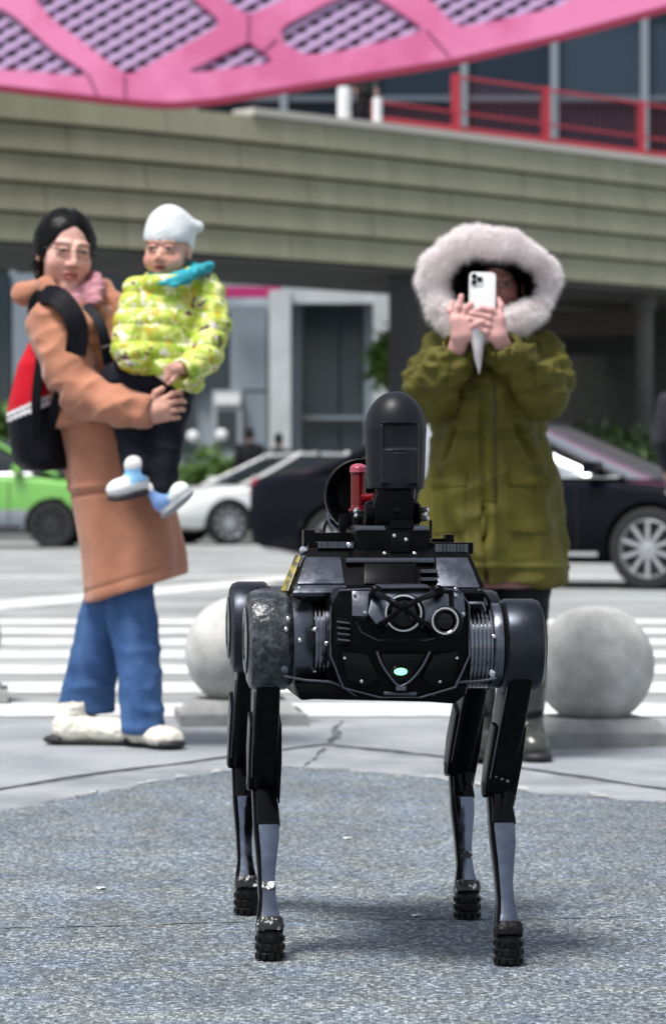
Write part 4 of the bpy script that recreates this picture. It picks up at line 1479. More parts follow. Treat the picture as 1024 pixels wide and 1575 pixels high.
# hair: parted cap tied low at the back
o = HW @ Vector((0, .02, 0))
S = Sdf((o.x - .17, o.y - .19, o.z - .20), (o.x + .17, o.y + .19, o.z + .17), .003)
A = lambda p, k=.01: S.add(tp(p, HW), k)
U = lambda p, k=.006: S.sub(tp(p, HW), k)
A(ell((0, .022, .030), (.080, .099, .0905)), 0)
A(ell((0, .055, -.05), (.070, .070, .070)), .04)
A(ell((.01, .125, -.06), (.040, .035, .045)), .015)
for x in (-1, 1): A(ell((x * .069, .012, -.005), (.013, .042, .060)), .02)
U(ell((0, -.108, -.028), (.070, .080, .113)), .008); U(rbox((0, -.13, -.145), (.2, .135, .125), .0), .015)
U(ell((0, -.10, -.10), (.12, .085, .07)), .02)
U(cap((.004, -.085, .090), (.004, -.03, .118), .0055), .002); U(cap((.004, -.03, .118), (.004, .03, .1235), .0055), .002)
V, Q = S.nets(); V = relax(V, Q, 1, .5)
P = V @ np.array(HW.inverted())[:3, :3].T + np.array(HW.inverted())[:3, 3]
ang = np.arctan2(P[:, 0], P[:, 2] + .06)
hairo = mesh_vq('hair', V, Q, M_hair, parent=woman)
def strands(V, Q, M, n, ln, w, m, par, seed, px0=.004):
    g = np.random.default_rng(seed)
    N_ = vnormals(V, Q)
    k = g.integers(0, len(V), n)
    I = np.array(M.inverted()); A_ = np.array(M)[:3, :3]
    P = V[k] @ I[:3, :3].T + I[:3, 3]
    s_ = np.sign(P[:, 0] - px0)
    td = np.stack([s_ * 1.0, .55 + 0 * s_, -.75 - 3 * np.maximum(P[:, 2] * 0, 0)], 1)
    td = np.where((P[:, 2] < .03)[:, None], np.stack([s_ * .05, .95 + 0 * s_, -.35 + 0 * s_], 1), td)
    d = td @ A_.T
    d -= N_[k] * (d * N_[k]).sum(1)[:, None]
    d += .07 * g.normal(size=d.shape)
    d /= np.linalg.norm(d, axis=1)[:, None] + 1e-9
    l_ = ln * g.uniform(.5, 1.2, (n, 1)); sd = np.cross(d, N_[k])
    b = V[k] + N_[k] * .0004; mid = b + d * l_ * .5 + N_[k] * .0012; tip = b + d * l_ - N_[k] * .0045
    VV = np.concatenate([b - sd * w * .4, b + sd * w * .4, mid + sd * w, mid - sd * w, tip], 0)
    i = np.arange(n)
    F = np.stack([i, i + n, i + 2 * n, i + 3 * n], 1).tolist() + np.stack([i + 3 * n, i + 2 * n, i + 4 * n], 1).tolist()
    me = bpy.data.meshes.new('hair_strands'); me.from_pydata(VV.tolist(), [], F)
    o = link('hair_strands', me, par, m, True); o['kind'] = 'stuff'
strands(V, Q, HW, 9000, .034, .0010, M_hair, hairo, 5)
# thin wire glasses
gl = empty('glasses', HW @ Vector((0, -.095, 0)), 0, 'thin wire glasses on the face of the camel coat woman', 'glasses')
M_wire = mat('wire_frame', (.12, .10, .10), .3, metal=.8)
gi = Matrix.Translation(-gl.location)
for s_ in (-1, 1):
    pts = []
    for i in range(25):
        a = 2 * PI * i / 24
        ex, ez = math.copysign(abs(math.cos(a)) ** .7, math.cos(a)) * .0225, math.copysign(abs(math.sin(a)) ** .7, math.sin(a)) * .0165
        pts.append(gi @ (HW @ Vector((s_ * .032 + ex, -.106 + .35 * max(0, abs(s_ * .032 + ex) - .02), -.002 + ez))))
    tube('lens_rim', pts, .0009, M_wire, gl, 6)
    tube('temple', [gi @ (HW @ Vector(p)) for p in ((s_ * .054, -.094, .006), (s_ * .070, -.060, .006), (s_ * .078, -.005, .002))], .0010, M_wire, gl, 6)
tube('bridge', [gi @ (HW @ Vector(p)) for p in ((-.0095, -.107, .002), (0, -.111, .004), (.0095, -.107, .002))], .0010, M_wire, gl, 6)
# scarf: two soft rolls
S = Sdf((W(50, 0).x, YW - .25, zW(490)), (W(200, 0).x, YW + .25, zW(400)), .004)
def ringroll(S, c, rx, ry, tilt, r, dip=0.0, n=18, k=.012):
    pts = []
    for i in range(n + 1):
        a = 2 * PI * i / n
        pts.append(Vector((c.x + math.cos(a) * rx, c.y + math.sin(a) * ry, c.z + math.cos(a) * tilt - math.sin(-a) * dip)))
    for p, q in zip(pts, pts[1:]): S.add(cap(p, q, r), k)
ringroll(S, W(116, 440, .0), .060, .062, .010, .019, .03)
ringroll(S, W(121, 452, .0), .066, .070, .012, .021, .03)
S.add(cap(W(150, 428, -.05), W(148, 462, -.08), .017, .022), .02)
cloth('scarf', S, M_scarf, woman, [(.004, (40, 40, 90), 'n'), (.003, (20, 20, 60), 'r')])

# coat
def coat_mod(th, z):
    k = np.clip((zW(640) - z) / (zW(640) - zW(920)), 0, 1)
    return 1 + k * (.035 * np.sin(5 * th + 1.0) + .02 * np.sin(9 * th + 2.1))
xc = lambda x: W(x, 0).x
hem = zW(918)
S = Sdf((W(5, 0).x, YW - .50, zW(950)), (W(320, 0).x, YW + .36, zW(415)), .0055)
S.add(stack([(zW(935), xc(209), YW + .01, .158, .175), (zW(850), xc(202), YW + .01, .158, .168), (zW(750), xc(185), YW + .01, .153, .152), (zW(650), xc(158), YW + .01, .152, .140),
             (zW(560), xc(132), YW + .01, .140, .128), (zW(500), xc(122), YW + .01, .128, .118), (zW(468), xc(120), YW + .01, .105, .10), (zW(448), xc(118), YW + .01, .07, .07)], coat_mod, .0), 0)
S.add(cap(W(78, 492, -.07), W(170, 478, .07), .058, .058), .03)
# right sleeve (nearest), left sleeve behind the child
S.add(cap(W(82, 500, -.09), W(100, 560, -.14), .072, .072), .02)
S.add(cap(W(100, 560, -.14), W(130, 606, -.17), .070, .064), .025)
S.add(cap(W(130, 606, -.17), W(190, 628, -.24), .064, .053), .02)
S.add(cap(W(190, 628, -.24), W(222, 633, -.262), .053, .047), .015)
S.add(cap(W(168, 490, .08), W(228, 590, .10), .075, .065), .02)
S.add(cap(W(228, 590, .10), W(252, 615, .0), .062, .052), .02)
# hood lying on the back of the neck
S.add(ell(W(58, 452, .06), (.060, .09, .040)), .02)
S.add(cap(W(36, 450, -.02), W(70, 440, -.08), .026, .024), .02)
S.add(cap(W(70, 440, -.08), W(112, 476, -.15), .022, .020), .015)
S.add(cap(W(112, 476, -.15), W(133, 500, -.17), .020, .014), .012)
S.add(cap(W(34, 452, -.02), W(40, 458, .10), .028, .03), .02)
# lapel on the far side
S.add(cap(W(160, 440, .02), W(182, 480, -.02), .022, .03), .02)
# upper layer of the coat overlapping the skirt, its hem slanting up to the front
U2 = Sdf((W(5, 0).x, YW - .50, zW(720)), (W(320, 0).x, YW + .36, zW(470)), .0055)
U2.add(stack([(zW(700), xc(170), YW + .005, .172, .166), (zW(650), xc(157), YW + .005, .167, .160), (zW(560), xc(131), YW + .01, .148, .138), (zW(490), xc(122), YW + .01, .12, .11)]), 0)
h0, h1 = W(70, 664), W(240, 622)
tx = Vector((h1.x - h0.x, 0, h1.z - h0.z)).normalized(); tn = Vector((-tx.z, 0, tx.x))
U2.sub(Prim(lambda x, y, z: (x - h0.x) * tn.x + (z - h0.z) * tn.z + 0 * y, (W(0, 0).x, YW - .6, zW(725)), (W(330, 0).x, YW + .4, zW(590))), .003)
i0 = [int(round((U2.lo[i] - S.lo[i]) / S.h)) for i in range(3)]
sl_ = tuple(slice(i0[i], i0[i] + U2.d.shape[i]) for i in range(3))
sub_ = S.d[sl_]; S.d[sl_] = np.minimum(sub_, U2.d[:sub_.shape[0], :sub_.shape[1], :sub_.shape[2]])
# cuff hollow
S.sub(cap(W(226, 633.5, -.264), W(250, 634, -.278), .034, .038), .004)
# hem slants up to the right
hp = [W(100, 938), W(320, 872)]
nx = Vector((hp[1].x - hp[0].x, 0, hp[1].z - hp[0].z)).normalized(); nn = Vector((-nx.z, 0, nx.x))
S.sub(Prim(lambda x, y, z: (x - hp[0].x) * nn.x + (z - hp[0].z) * nn.z + 0 * y, (W(0, 0).x, YW - .6, zW(960)), (W(330, 0).x, YW + .4, zW(860))), .004)
# pocket flap and seams
def flap(S, pts, r, k=.004):
    for p, q in zip(pts, pts[1:]): S.add(cap(p, q, r), k)
V, Q = S.nets()
V = relax(V, Q, 2, .5)
N_ = vnormals(V, Q)
px = V[:, 0] / V[:, 1] * FPX + CXP; py = HOR - (V[:, 2] - CAMZ) / V[:, 1] * FPX
skirt = sstep(640, 700, py)
sleeve = sstep(-.05, -.12, V[:, 1] - YW) * sstep(670, 640, py)
D = .006 * vnoise(V * np.array((16, 16, 5)) + 3) * skirt
D += .005 * (1 - 2.2 * np.abs(vnoise(V * np.array((9, 9, 16)) + 8.1))) * (1 - skirt)
D += sleeve * .007 * (1 - 2.4 * np.abs(vnoise(np.stack([V[:, 0] * 14 + V[:, 2] * 9, V[:, 1] * 10, V[:, 2] * 18 - V[:, 0] * 10], 1) + 4)))
fr = sstep(.02, -.03, V[:, 1] - YW)
seam = lambda y0, sl, w: np.exp(-(((py - (y0 + (px - 150) * sl)) / w) ** 2))
D += fr * skirt * (-.010 * seam(757, -.10, 4) + .007 * seam(747, -.10, 5))
tail = sstep(670, 640, py)
D += fr * skirt * .004 * np.exp(-((py - (905 + (px - 150) * -.30)) / 3) ** 2) * -1
V = V + N_ * D[:, None]
coat = mesh_vq('coat', V, Q, M_coat, parent=woman)
# toggle buttons on the coat front
for x, y in ((166, 534), (160, 600)):
    tube('toggle', [W(x - 9, y + 2, -.20), W(x + 11, y - 3, -.19)], .0075, mat('horn_toggle', (.02, .012, .008), .3), woman, 10)
# jeans
S = Sdf((W(60, 0).x, YW - .30, .01), (W(300, 0).x, YW + .30, zW(870)), .005)
zj = lambda y, dy=0: W(0, y, dy).z
S.add(stack([(zW(1098), xc(129), YW + .10, .084, .085), (zW(1060), xc(133), YW + .09, .076, .085), (zW(1000), xc(147), YW + .07, .074, .085), (zW(930), xc(162), YW + .04, .072, .085), (zW(872), xc(178), YW + .02, .08, .09)]), 0)
S.add(stack([(zW(1124), xc(223), YW - .09, .066, .080), (zW(1085), xc(222), YW - .085, .064, .08), (zW(1000), xc(212), YW - .05, .068, .085), (zW(930), xc(200), YW - .02, .076, .09), (zW(872), xc(195), YW, .08, .09)]), .006)
S.sub(cap(W(129, 1115, .10), W(129, 1090, .10), .066), .003); S.sub(cap(W(223, 1140, -.09), W(223, 1114, -.09), .055), .003)
cloth('jeans', S, M_jean, woman, [(.0045, (10, 10, 18), 'r'), (.002, (24, 24, 30), 'n'), (.004, (8, 8, 4), 'n')])
# chunky shoes
def sneaker(c, yaw, L_, w, par, m_up, m_sole, hgt=.085, z0=.0, pitch=0.0, roll=0.0, sole_h=.016, tongue=None):
    """c: heel-ground point; toe along local +x"""
    M = Matrix.Translation(c) @ Matrix.Rotation(yaw, 4, 'Z') @ Matrix.Rotation(-pitch, 4, 'Y') @ Matrix.Rotation(roll, 4, 'X')
    cs = [M @ Vector((x, y, z)) for x in (-.03, L_ + .03) for y in (-w, w) for z in (-.02, hgt + .07)]
    lo, hi = bounds(cs, .01)
    S = Sdf(lo, hi, .004)
    A = lambda p, k=.015: S.add(tp(p, M), k)
    f = L_ / .27
    A(ell((.05 * f, 0, .045 * f), (.055 * f, w * .46, .045 * f)), 0)
    A(cap((.05 * f, 0, .06 * f), (.055 * f, 0, hgt), w * .40, w * .36), .02)
    A(ell((.15 * f, 0, .042 * f), (.085 * f, w * .47, .038 * f)), .03)
    A(ell((.215 * f, 0, .036 * f), (.055 * f, w * .50, .034 * f)), .03)
    S.sub(tp(rbox((L_ / 2, 0, -.1), (L_, w * 2, .1 + sole_h * .35), .0), M), .002)
    S.sub(tp(cap((.055 * f, 0, hgt), (.055 * f, 0, hgt + .06), w * .30, w * .32), M), .003)
    up = cloth('shoe', S, m_up, par, [(.002, (60, 60, 60), 'r')], 1)
    S = Sdf(lo, hi, .004)
    n = 7
    outl = [(.0, .40), (.12, .47), (.3, .45), (.5, .46), (.7, .53), (.88, .49), (1.0, .26)]
    for (t0, w0), (t1, w1) in zip(outl, outl[1:]):
        for t, ww in ((t0, w0), ((t0 + t1) / 2, (w0 + w1) / 2)):
            A(ell((t * L_, 0, sole_h * .75), (.035 * f, w * ww, sole_h * .75)), .012)
    S.sub(tp(rbox((L_ / 2, 0, -.5), (L_, w * 2, .5), 0), M), .002)
    S.sub(tp(rbox((L_ / 2, 0, .5 + sole_h * .55), (L_ * .40, w * 2, .5), .004), M), .004)
    cloth('sole', S, m_sole, up, (), 1)
    return up
M_mid = mat('sole_cream', (.70, .67, .58), .6)
c = gd(84, 1146, .006); sneaker(Vector((c.x, c.y, .012)), R(-6), .262, .105, woman, M_shoe, M_sole, .105)
c = gd(197, 1150, .006); sneaker(Vector((c.x + .02, c.y + .055, .012)), R(-52), .205, .105, woman, M_shoe, M_sole, .10)

# backpack, worn on her back
def bag(name, S, m, par, fold=()): return cloth(name, S, m, par, fold)
S = Sdf((W(-5, 0).x, YW - .26, zW(745)), (W(125, 0).x, YW + .25, zW(500)), .0055)
S.add(stack([(zW(724), xc(74), YW + .02, .075, .115), (zW(712), xc(69), YW + .02, .094, .13), (zW(640), xc(58), YW + .02, .095, .135), (zW(560), xc(62), YW + .02, .068, .125), (zW(525), xc(70), YW + .02, .05, .10), (zW(510), xc(76), YW + .02, .028, .06)]), 0)
V, Q = S.nets(); V = relax(V, Q, 3, .5)
V = folds(V, vnormals(V, Q), [(.004, (12, 12, 14), 'n')])
py = HOR - (V[:, 2] - CAMZ) / V[:, 1] * FPX
px = V[:, 0] / V[:, 1] * FPX + CXP
line = 636 - (px - 30) * .42
c = jitter_col((.004, .004, .007), len(V))
c = blend(c, sstep(-1, 1, (line - 9) - py) * sstep(522, 530, py), (.50, .008, .02))
c = blend(c, ((py > line - 9) & (py < line + 6)).astype(float), (.72, .70, .71))
c = blend(c, ((py > line - 3.5) & (py < line - 1)).astype(float), (.03, .03, .03))
M_bag = mat('backpack_fabric', (.1, .1, .1), .55, vcol=True, bump=.1, bscale=300, spec=.12)
backpack = mesh_vq('backpack', V, Q, M_bag, c)
tag(backpack, 'black and red backpack with a white stripe worn by the camel coat woman', 'backpack')
def strap(pts, w, th):
    P = bez(pts, 30)
    bm = bmesh.new(); rr = []
    for i, p in enumerate(P):
        t = (P[min(i + 1, 30)] - P[max(i - 1, 0)]).normalized()
        v = Vector((0, -1, .25)); s_ = t.cross(v).normalized(); n_ = s_.cross(t).normalized()
        rr.append([bm.verts.new(p + s_ * a + n_ * b) for a, b in ((-w, 0), (-w * .9, th), (w * .9, th), (w, 0), (w * .9, -th), (-w * .9, -th))])
    for A_, B_ in zip(rr, rr[1:]):
        for k in range(6): bm.faces.new((A_[k], A_[(k + 1) % 6], B_[(k + 1) % 6], B_[k]))
    bm.faces.new(rr[0]); bm.faces.new(rr[-1])
    return link('strap', sharp(bm_mesh(bm), 50), backpack, M_blk)
strap([W(58, 500, .02), W(62, 462, -.08), W(86, 455, -.165), W(110, 480, -.200), W(120, 510, -.205), W(116, 545, -.20)], .032, .010)
strap([W(74, 690, -.05), W(82, 640, -.115), W(94, 600, -.16), W(110, 575, -.16)], .016, .006)
strap([W(132, 470, -.12), W(150, 490, -.160), W(161, 520, -.178), W(168, 560, -.165)], .016, .006)
strap([W(60, 690, -.10), W(56, 620, -.125), W(62, 560, -.112), W(70, 525, -.09)], .014, .006)

# ------------------------------------------------------------------ toddler
YC = 8.80
Cc = lambda x, y, dy=0.0: at(x, y, YC + dy)
zC = lambda y: Cc(0, y).z
HC = lm(Cc(258, 383, .02), rx=4, ry=2, rz=-14, s=.86)
parts = [make_head(HC, .0024, True, (0.62, 0.34, 0.26), True)]
S = Sdf((Cc(150, 0).x, YC - .24, zC(800)), (Cc(360, 0).x, YC + .24, zC(415)), .009)
S.add(stack([(zC(600), *Cc(245, 0)[:2], .10, .09), (zC(440), *Cc(262, 0)[:2], .09, .07)]), 0)
S.add(cap(Cc(260, 440), Cc(260, 410), .035), .02)
for a, b, d in (((228, 588, -.02), (200, 628, -.03), (213, 724, -.085)), ((266, 592, -.01), (254, 650, -.05), (248, 750, -.085))):
    S.add(cap(Cc(*a), Cc(*b), .045, .035), .01); S.add(cap(Cc(*b), Cc(*d), .035, .028), .01)
S.add(cap(Cc(314, 450), Cc(322, 500, -.04), .028, .025), .02); S.add(cap(Cc(322, 500, -.04), Cc(314, 548, -.09), .025, .022), .01); S.add(cap(Cc(314, 548, -.09), Cc(282, 566, -.13), .022, .017), .01)
S.add(cap(Cc(218, 452), Cc(204, 500, -.05), .028, .025), .02)
V, Q = S.nets(); parts.append((V, Q, jitter_col((.5, .28, .2), len(V))))
lo, hi = bounds([Cc(235, 605, -.19), Cc(295, 545, -.09)], 0)
S = Sdf(lo, hi, .0024)
S.add(cap(Cc(281, 566, -.135), Cc(266, 569, -.14), .017, .018), .008)
for i, dz in enumerate((-8, -3, 3, 8)):
    finger(S, [Cc(268, 569 + dz, -.145), Cc(259, 572 + dz, -.152), Cc(254, 578 + dz, -.148)], .0068, .0055, .003)
finger(S, [Cc(272, 576, -.145), Cc(265, 586, -.152), Cc(259, 590, -.15)], .0072, .006, .003)
V, Q = S.nets(); V = relax(V, Q, 1, .4); parts.append((V, Q, jitter_col((.58, .31, .24), len(V))))
child = join_parts('person', parts, M_skin)
tag(child, 'toddler in pale beanie and yellow-green quilted jacket held in the woman\'s arms', 'person')
# beanie
o = HC @ Vector((0, .02, .04))
S = Sdf((o.x - .14, o.y - .14, o.z - .12), (o.x + .14, o.y + .14, o.z + .16), .003)
S.add(tp(ell((0, .020, .040), (.086, .106, .094)), HC), 0)
S.add(tp(ell((.0, .030, .090), (.062, .075, .058)), HC), .03)
S.add(tp(cap((.060, .05, .080), (.090, .06, .078), .026, .020), HC), .02)
S.sub(tp(Prim(lambda x, y, z: (z - .024 - .16 * np.maximum(y, 0) * 0 - .25 * (-y - .02) * 0 + np.maximum(y - (-.02), 0) * .62), (-.2, -.2, -.3), (.2, .2, .05)), HC), .006)
S.sub(tp(ell((0, .018, .03), (.076, .096, .080)), HC), .002)
M_bean = mat('pale_knit', (.80, .85, .87), .9, var=.05, vscale=40, bump=.8, bscale=110, stretch=(3, 3, 1))
cloth('beanie', S, M_bean, child, [(.003, (25, 25, 25), 'n')])
# jacket, quilted rows
M_jack = bpy.data.materials.new('printed_quilt'); M_jack.use_nodes = True
N, LK = M_jack.node_tree.nodes, M_jack.node_tree.links
b = N['Principled BSDF']; b.inputs['Roughness'].default_value = .6
tc = N.new('ShaderNodeTexCoord')
vo = N.new('ShaderNodeTexVoronoi'); vo.inputs['Scale'].default_value = 58; vo.inputs['Randomness'].default_value = 1
nz = N.new('ShaderNodeTexNoise'); nz.inputs['Scale'].default_value = 22; nz.inputs['Detail'].default_value = 5
mxv = N.new('ShaderNodeMix'); mxv.data_type = 'RGBA'; mxv.inputs['Factor'].default_value = .08
LK.new(tc.outputs['Object'], nz.inputs['Vector']); LK.new(tc.outputs['Object'], mxv.inputs['A']); LK.new(nz.outputs['Color'], mxv.inputs['B'])
LK.new(mxv.outputs['Result'], vo.inputs['Vector'])
sp_ = N.new('ShaderNodeSeparateColor'); LK.new(vo.outputs['Color'], sp_.inputs[0])
rp = N.new('ShaderNodeValToRGB'); rp.color_ramp.interpolation = 'CONSTANT'
e = rp.color_ramp.elements
e[0].position = 0; e[0].color = (.46, .54, .07, 1)
e[1].position = .40; e[1].color = (.60, .66, .18, 1)
for p_, c_ in ((.60, (.78, .80, .46)), (.68, (.30, .46, .03)), (.80, (.50, .40, .03)), (.86, (.12, .05, .06)), (.93, (.66, .60, .55))):
    q = e.new(p_); q.color = (*c_, 1)
LK.new(sp_.outputs[0], rp.inputs[0]); LK.new(rp.outputs[0], b.inputs['Base Color'])
S = Sdf((Cc(155, 0).x, YC - .26, zC(625)), (Cc(370, 0).x, YC + .22, zC(395)), .0042)
S.add(stack([(zC(604), Cc(250, 0).x, YC - .0, .108, .105), (zC(560), Cc(250, 0).x, YC, .115, .11), (zC(490), Cc(258, 0).x, YC, .112, .105), (zC(450), Cc(262, 0).x, YC + .01, .100, .085), (zC(432), Cc(262, 0).x, YC + .015, .075, .065), (zC(422), Cc(262, 0).x, YC + .02, .055, .055)]), 0)
for pts in (((318, 446, .0), (328, 500, -.04), (316, 548, -.09), (288, 570, -.13)), ((214, 450, .0), (202, 500, -.05), (198, 536, -.08), (208, 550, -.10))):
    for p, q in zip(pts, pts[1:]): S.add(cap(Cc(*p), Cc(*q), .047 if p[1] > 500 else .050, .040 if q[1] > 560 else .048), .012)
ringroll(S, Cc(262, 430, .0), .062, .070, .008, .022, .012)
S.sub(cap(Cc(290, 569, -.128), Cc(272, 574, -.15), .030, .034), .003)
# open skirt of the jacket at the right
S.add(cap(Cc(296, 560, -.04), Cc(300, 590, -.06), .045, .030), .015)
S.sub(ell(Cc(222, 622, -.10), (.11, .13, .085)), .006)
V, Q = S.nets(); V = relax(V, Q, 2, .5); N_ = vnormals(V, Q)
zz = V[:, 2] + .25 * V[:, 0] * 0
arm = ((V[:, 0] > xc(318)) | (V[:, 0] < xc(212))).astype(float)
puff = np.abs(np.sin((zz + .18 * np.maximum(V[:, 0] - Cc(285, 0).x, 0)) / .050 * PI + .35 * vnoise(V * 9))) ** .55
D = .0075 * (puff - .7) + .0035 * (1 - 2.2 * np.abs(vnoise(V * np.array((30, 30, 18))))) + .002 * vnoise(V * 40)
V = V + N_ * D[:, None]
mesh_vq('jacket', V, Q, M_jack, parent=child)
# neckerchief
S = Sdf((Cc(215, 0).x, YC - .20, zC(462)), (Cc(345, 0).x, YC + .16, zC(390)), .004)
ringroll(S, Cc(268, 420, .0), .064, .066, .012, .012, .018)
S.add(cap(Cc(322, 410, -.03), Cc(284, 426, -.095), .016, .016), .012); S.add(cap(Cc(284, 426, -.095), Cc(248, 436, -.105), .015, .006), .012)
S.add(cap(Cc(290, 430, -.098), Cc(262, 442, -.112), .010, .005), .012)
cloth('neckerchief', S, mat('teal_cotton', (.015, .30, .37), .8, var=.15, vscale=30), child, [(.003, (50, 50, 50), 'r')])
# trousers
S = Sdf((Cc(150, 0).x, YC - .26, zC(770)), (Cc(320, 0).x, YC + .12, zC(540)), .0045)
for a, b_, d in (((228, 588, -.02), (200, 628, -.03), (213, 724, -.085)), ((266, 592, -.01), (254, 650, -.05), (248, 750, -.085))):
    S.add(cap(Cc(*a), Cc(*b_), .072, .058), .015); S.add(cap(Cc(*b_), Cc(*d), .056, .044), .012)
S.add(cap(Cc(185, 585, -.02), Cc(262, 590, -.04), .058, .056), .015)
cloth('trousers', S, mat('navy_trousers', (.006, .007, .014), .8, spec=.2), child, [(.004, (20, 20, 26), 'r')])
# little shoes: white with blue, hanging
M_cs = bpy.data.materials.new('white_blue_shoe'); M_cs.use_nodes = True
N, LK = M_cs.node_tree.nodes, M_cs.node_tree.links
b = N['Principled BSDF']; b.inputs['Roughness'].default_value = .5
g = N.new('ShaderNodeAttribute'); g.attribute_name = 'Col'; LK.new(g.outputs['Color'], b.inputs['Base Color'])
def kid_shoe(heel, toe, dyh, dyt, ank, blue_right):
    a, t, k = Cc(*heel, dyh), Cc(*toe, dyt), Cc(*ank, (dyh * .6 + dyt * .4))
    d = (t - a); Ld = d.length; d.normalize()
    up = (k - (a + t) / 2); up -= d * up.dot(d); up.normalize()
    sd = up.cross(d)
    M = Matrix(((d.x, sd.x, up.x, a.x), (d.y, sd.y, up.y, a.y), (d.z, sd.z, up.z, a.z), (0, 0, 0, 1)))
    cs = [M @ Vector((x, y, z)) for x in (-.02, Ld + .02) for y in (-.05, .05) for z in (-.02, .11)]
    lo, hi = bounds(cs, .005)
    S = Sdf(lo, hi, .003)
    A = lambda p, k=.012: S.add(tp(p, M), k)
    A(ell((.30 * Ld, 0, .030), (.30 * Ld, .033, .036)), 0); A(ell((.68 * Ld, 0, .024), (.33 * Ld, .035, .030)), .02)
    A(cap((.30 * Ld, 0, .04), (.32 * Ld, 0, .080), .031, .030), .015)
    V, Q = S.nets(); V = relax(V, Q, 1, .5)
    P = V @ np.array(M.inverted())[:3, :3].T + np.array(M.inverted())[:3, 3]
    c = jitter_col((.80, .81, .80), len(V))
    f = P[:, 0] / Ld
    band = sstep(.18, .24, f) * sstep(.62, .55, f) * sstep(.030, .036, P[:, 2]) * sstep(.078, .072, P[:, 2])
    c = blend(c, band, (.22, .46, .72))
    if blue_right: c = blend(c, sstep(.5, .4, f) * sstep(.012, .016, P[:, 2]), (.22, .36, .70))
    c = blend(c, sstep(.074, .078, P[:, 2]), (.72, .70, .68))
    sh = mesh_vq('shoe', V, Q, M_cs, c, parent=child)
    S = Sdf(lo, hi, .003)
    A(ell((.30 * Ld, 0, .0), (.33 * Ld, .036, .013)), 0); A(ell((.66 * Ld, 0, .0), (.36 * Ld, .038, .013)), .01)
    V, Q = S.nets()
    mesh_vq('sole', V, Q, M_sole if not blue_right else mat('grey_sole', (.30, .32, .34), .6), parent=sh)
kid_shoe((234, 752), (168, 768), -.07, -.15, (212, 715), False)
kid_shoe((249, 795), (297, 756), -.09, -.10, (258, 738), True)
# ------------------------------------------------------------------ person in green parka, filming
YP = 8.50
Pk = lambda x, y, dy=0.0: at(x, y, YP + dy)
zP = lambda y: Pk(0, y).z
xP = lambda x: Pk(x, 0).x
M_park = mat('olive_cotton', (0.072, 0.065, 0.008), 0.7, col2=(0.108, 0.097, 0.014), vscale=6, bump=0.10, bscale=200, spec=0.25)
M_fur = mat('white_fur', (0.95, 0.88, 0.875), 0.75, var=0.08, vscale=20, spec=0.2)
fn = M_fur.node_tree
_tl = fn.nodes.new('ShaderNodeBsdfTranslucent'); _tl.inputs['Color'].default_value = (.95, .91, .91, 1)
_ms = fn.nodes.new('ShaderNodeMixShader'); _ms.inputs[0].default_value = .6
fn.links.new(fn.nodes['Principled BSDF'].outputs[0], _ms.inputs[1]); fn.links.new(_tl.outputs[0], _ms.inputs[2])
fn.links.new(_ms.outputs[0], fn.nodes['Material Output'].inputs['Surface'])
M_lin = mat('brown_lining', (0.030, 0.018, 0.016), 0.9)
M_dress = mat('dusty_pink', (0.22, 0.10, 0.09), 0.85, var=.1, vscale=10)
M_pant = mat('black_leggings', (0.006, 0.006, 0.008), 0.7, spec=.25)
M_boot = mat('olive_rubber', (0.050, 0.055, 0.048), 0.25, spec=.5, var=.2, vscale=10)
HP = lm(Pk(762, 436, .055), rx=6, ry=0, rz=-4, s=1.0)
parts = [make_head(HP, .003, False, (0.42, 0.20, 0.16))]  # tone below the hands': the hood's shade is put into the face colour
S = Sdf((xP(600), YP - .35, .02), (xP(900), YP + .25, zP(470)), .011)
S.add(stack([(zP(820), xP(752), YP, .15, .11), (zP(680), xP(752), YP, .13, .10), (zP(540), xP(752), YP, .14, .09)]), 0)
S.add(cap(Pk(755, 540), Pk(758, 480), .05), .03)
for x in (730, 806): S.add(cap(Pk(x, 820), Pk(x, 980), .075, .05), .02); S.add(cap(Pk(x, 980), Pk(x + 2, 1140), .048, .036), .02)
for a, b, c_ in (((690, 552, 0), (664, 600, -.10), (703, 538, -.225)), ((816, 552, 0), (836, 600, -.10), (774, 536, -.225))):
    S.add(cap(Pk(*a), Pk(*b), .04), .02); S.add(cap(Pk(*b), Pk(*c_), .036, .026), .02)
V, Q = S.nets(); parts.append((V, Q, jitter_col((.5, .28, .22), len(V))))
lo, hi = bounds([Pk(672, 552, -.33), Pk(796, 440, -.17)], 0)
S = Sdf(lo, hi, .0024)
hd = -.262
# image-left hand: open palm behind the phone edge
S.add(cap(Pk(703, 536, -.235), Pk(708, 516, hd + .01), .026, .025), .01)
S.add(cap(Pk(706, 516, hd), Pk(702, 493, hd), .021), .012); S.add(cap(Pk(720, 514, hd), Pk(718, 494, hd), .020), .012)
finger(S, [Pk(701, 492, hd), Pk(705, 472, hd - .006), Pk(709, 456, hd - .004)], .0098, .0078)
finger(S, [Pk(697, 495, hd + .008), Pk(692, 478, hd + .006), Pk(694, 466, hd + .016)], .0095, .0075)
finger(S, [Pk(711, 491, hd - .004), Pk(717, 474, hd - .008), Pk(724, 468, hd - .012)], .0098, .0080)
finger(S, [Pk(722, 506, hd - .006), Pk(731, 499, hd - .018), Pk(741, 495, hd - .020)], .0115, .0092)
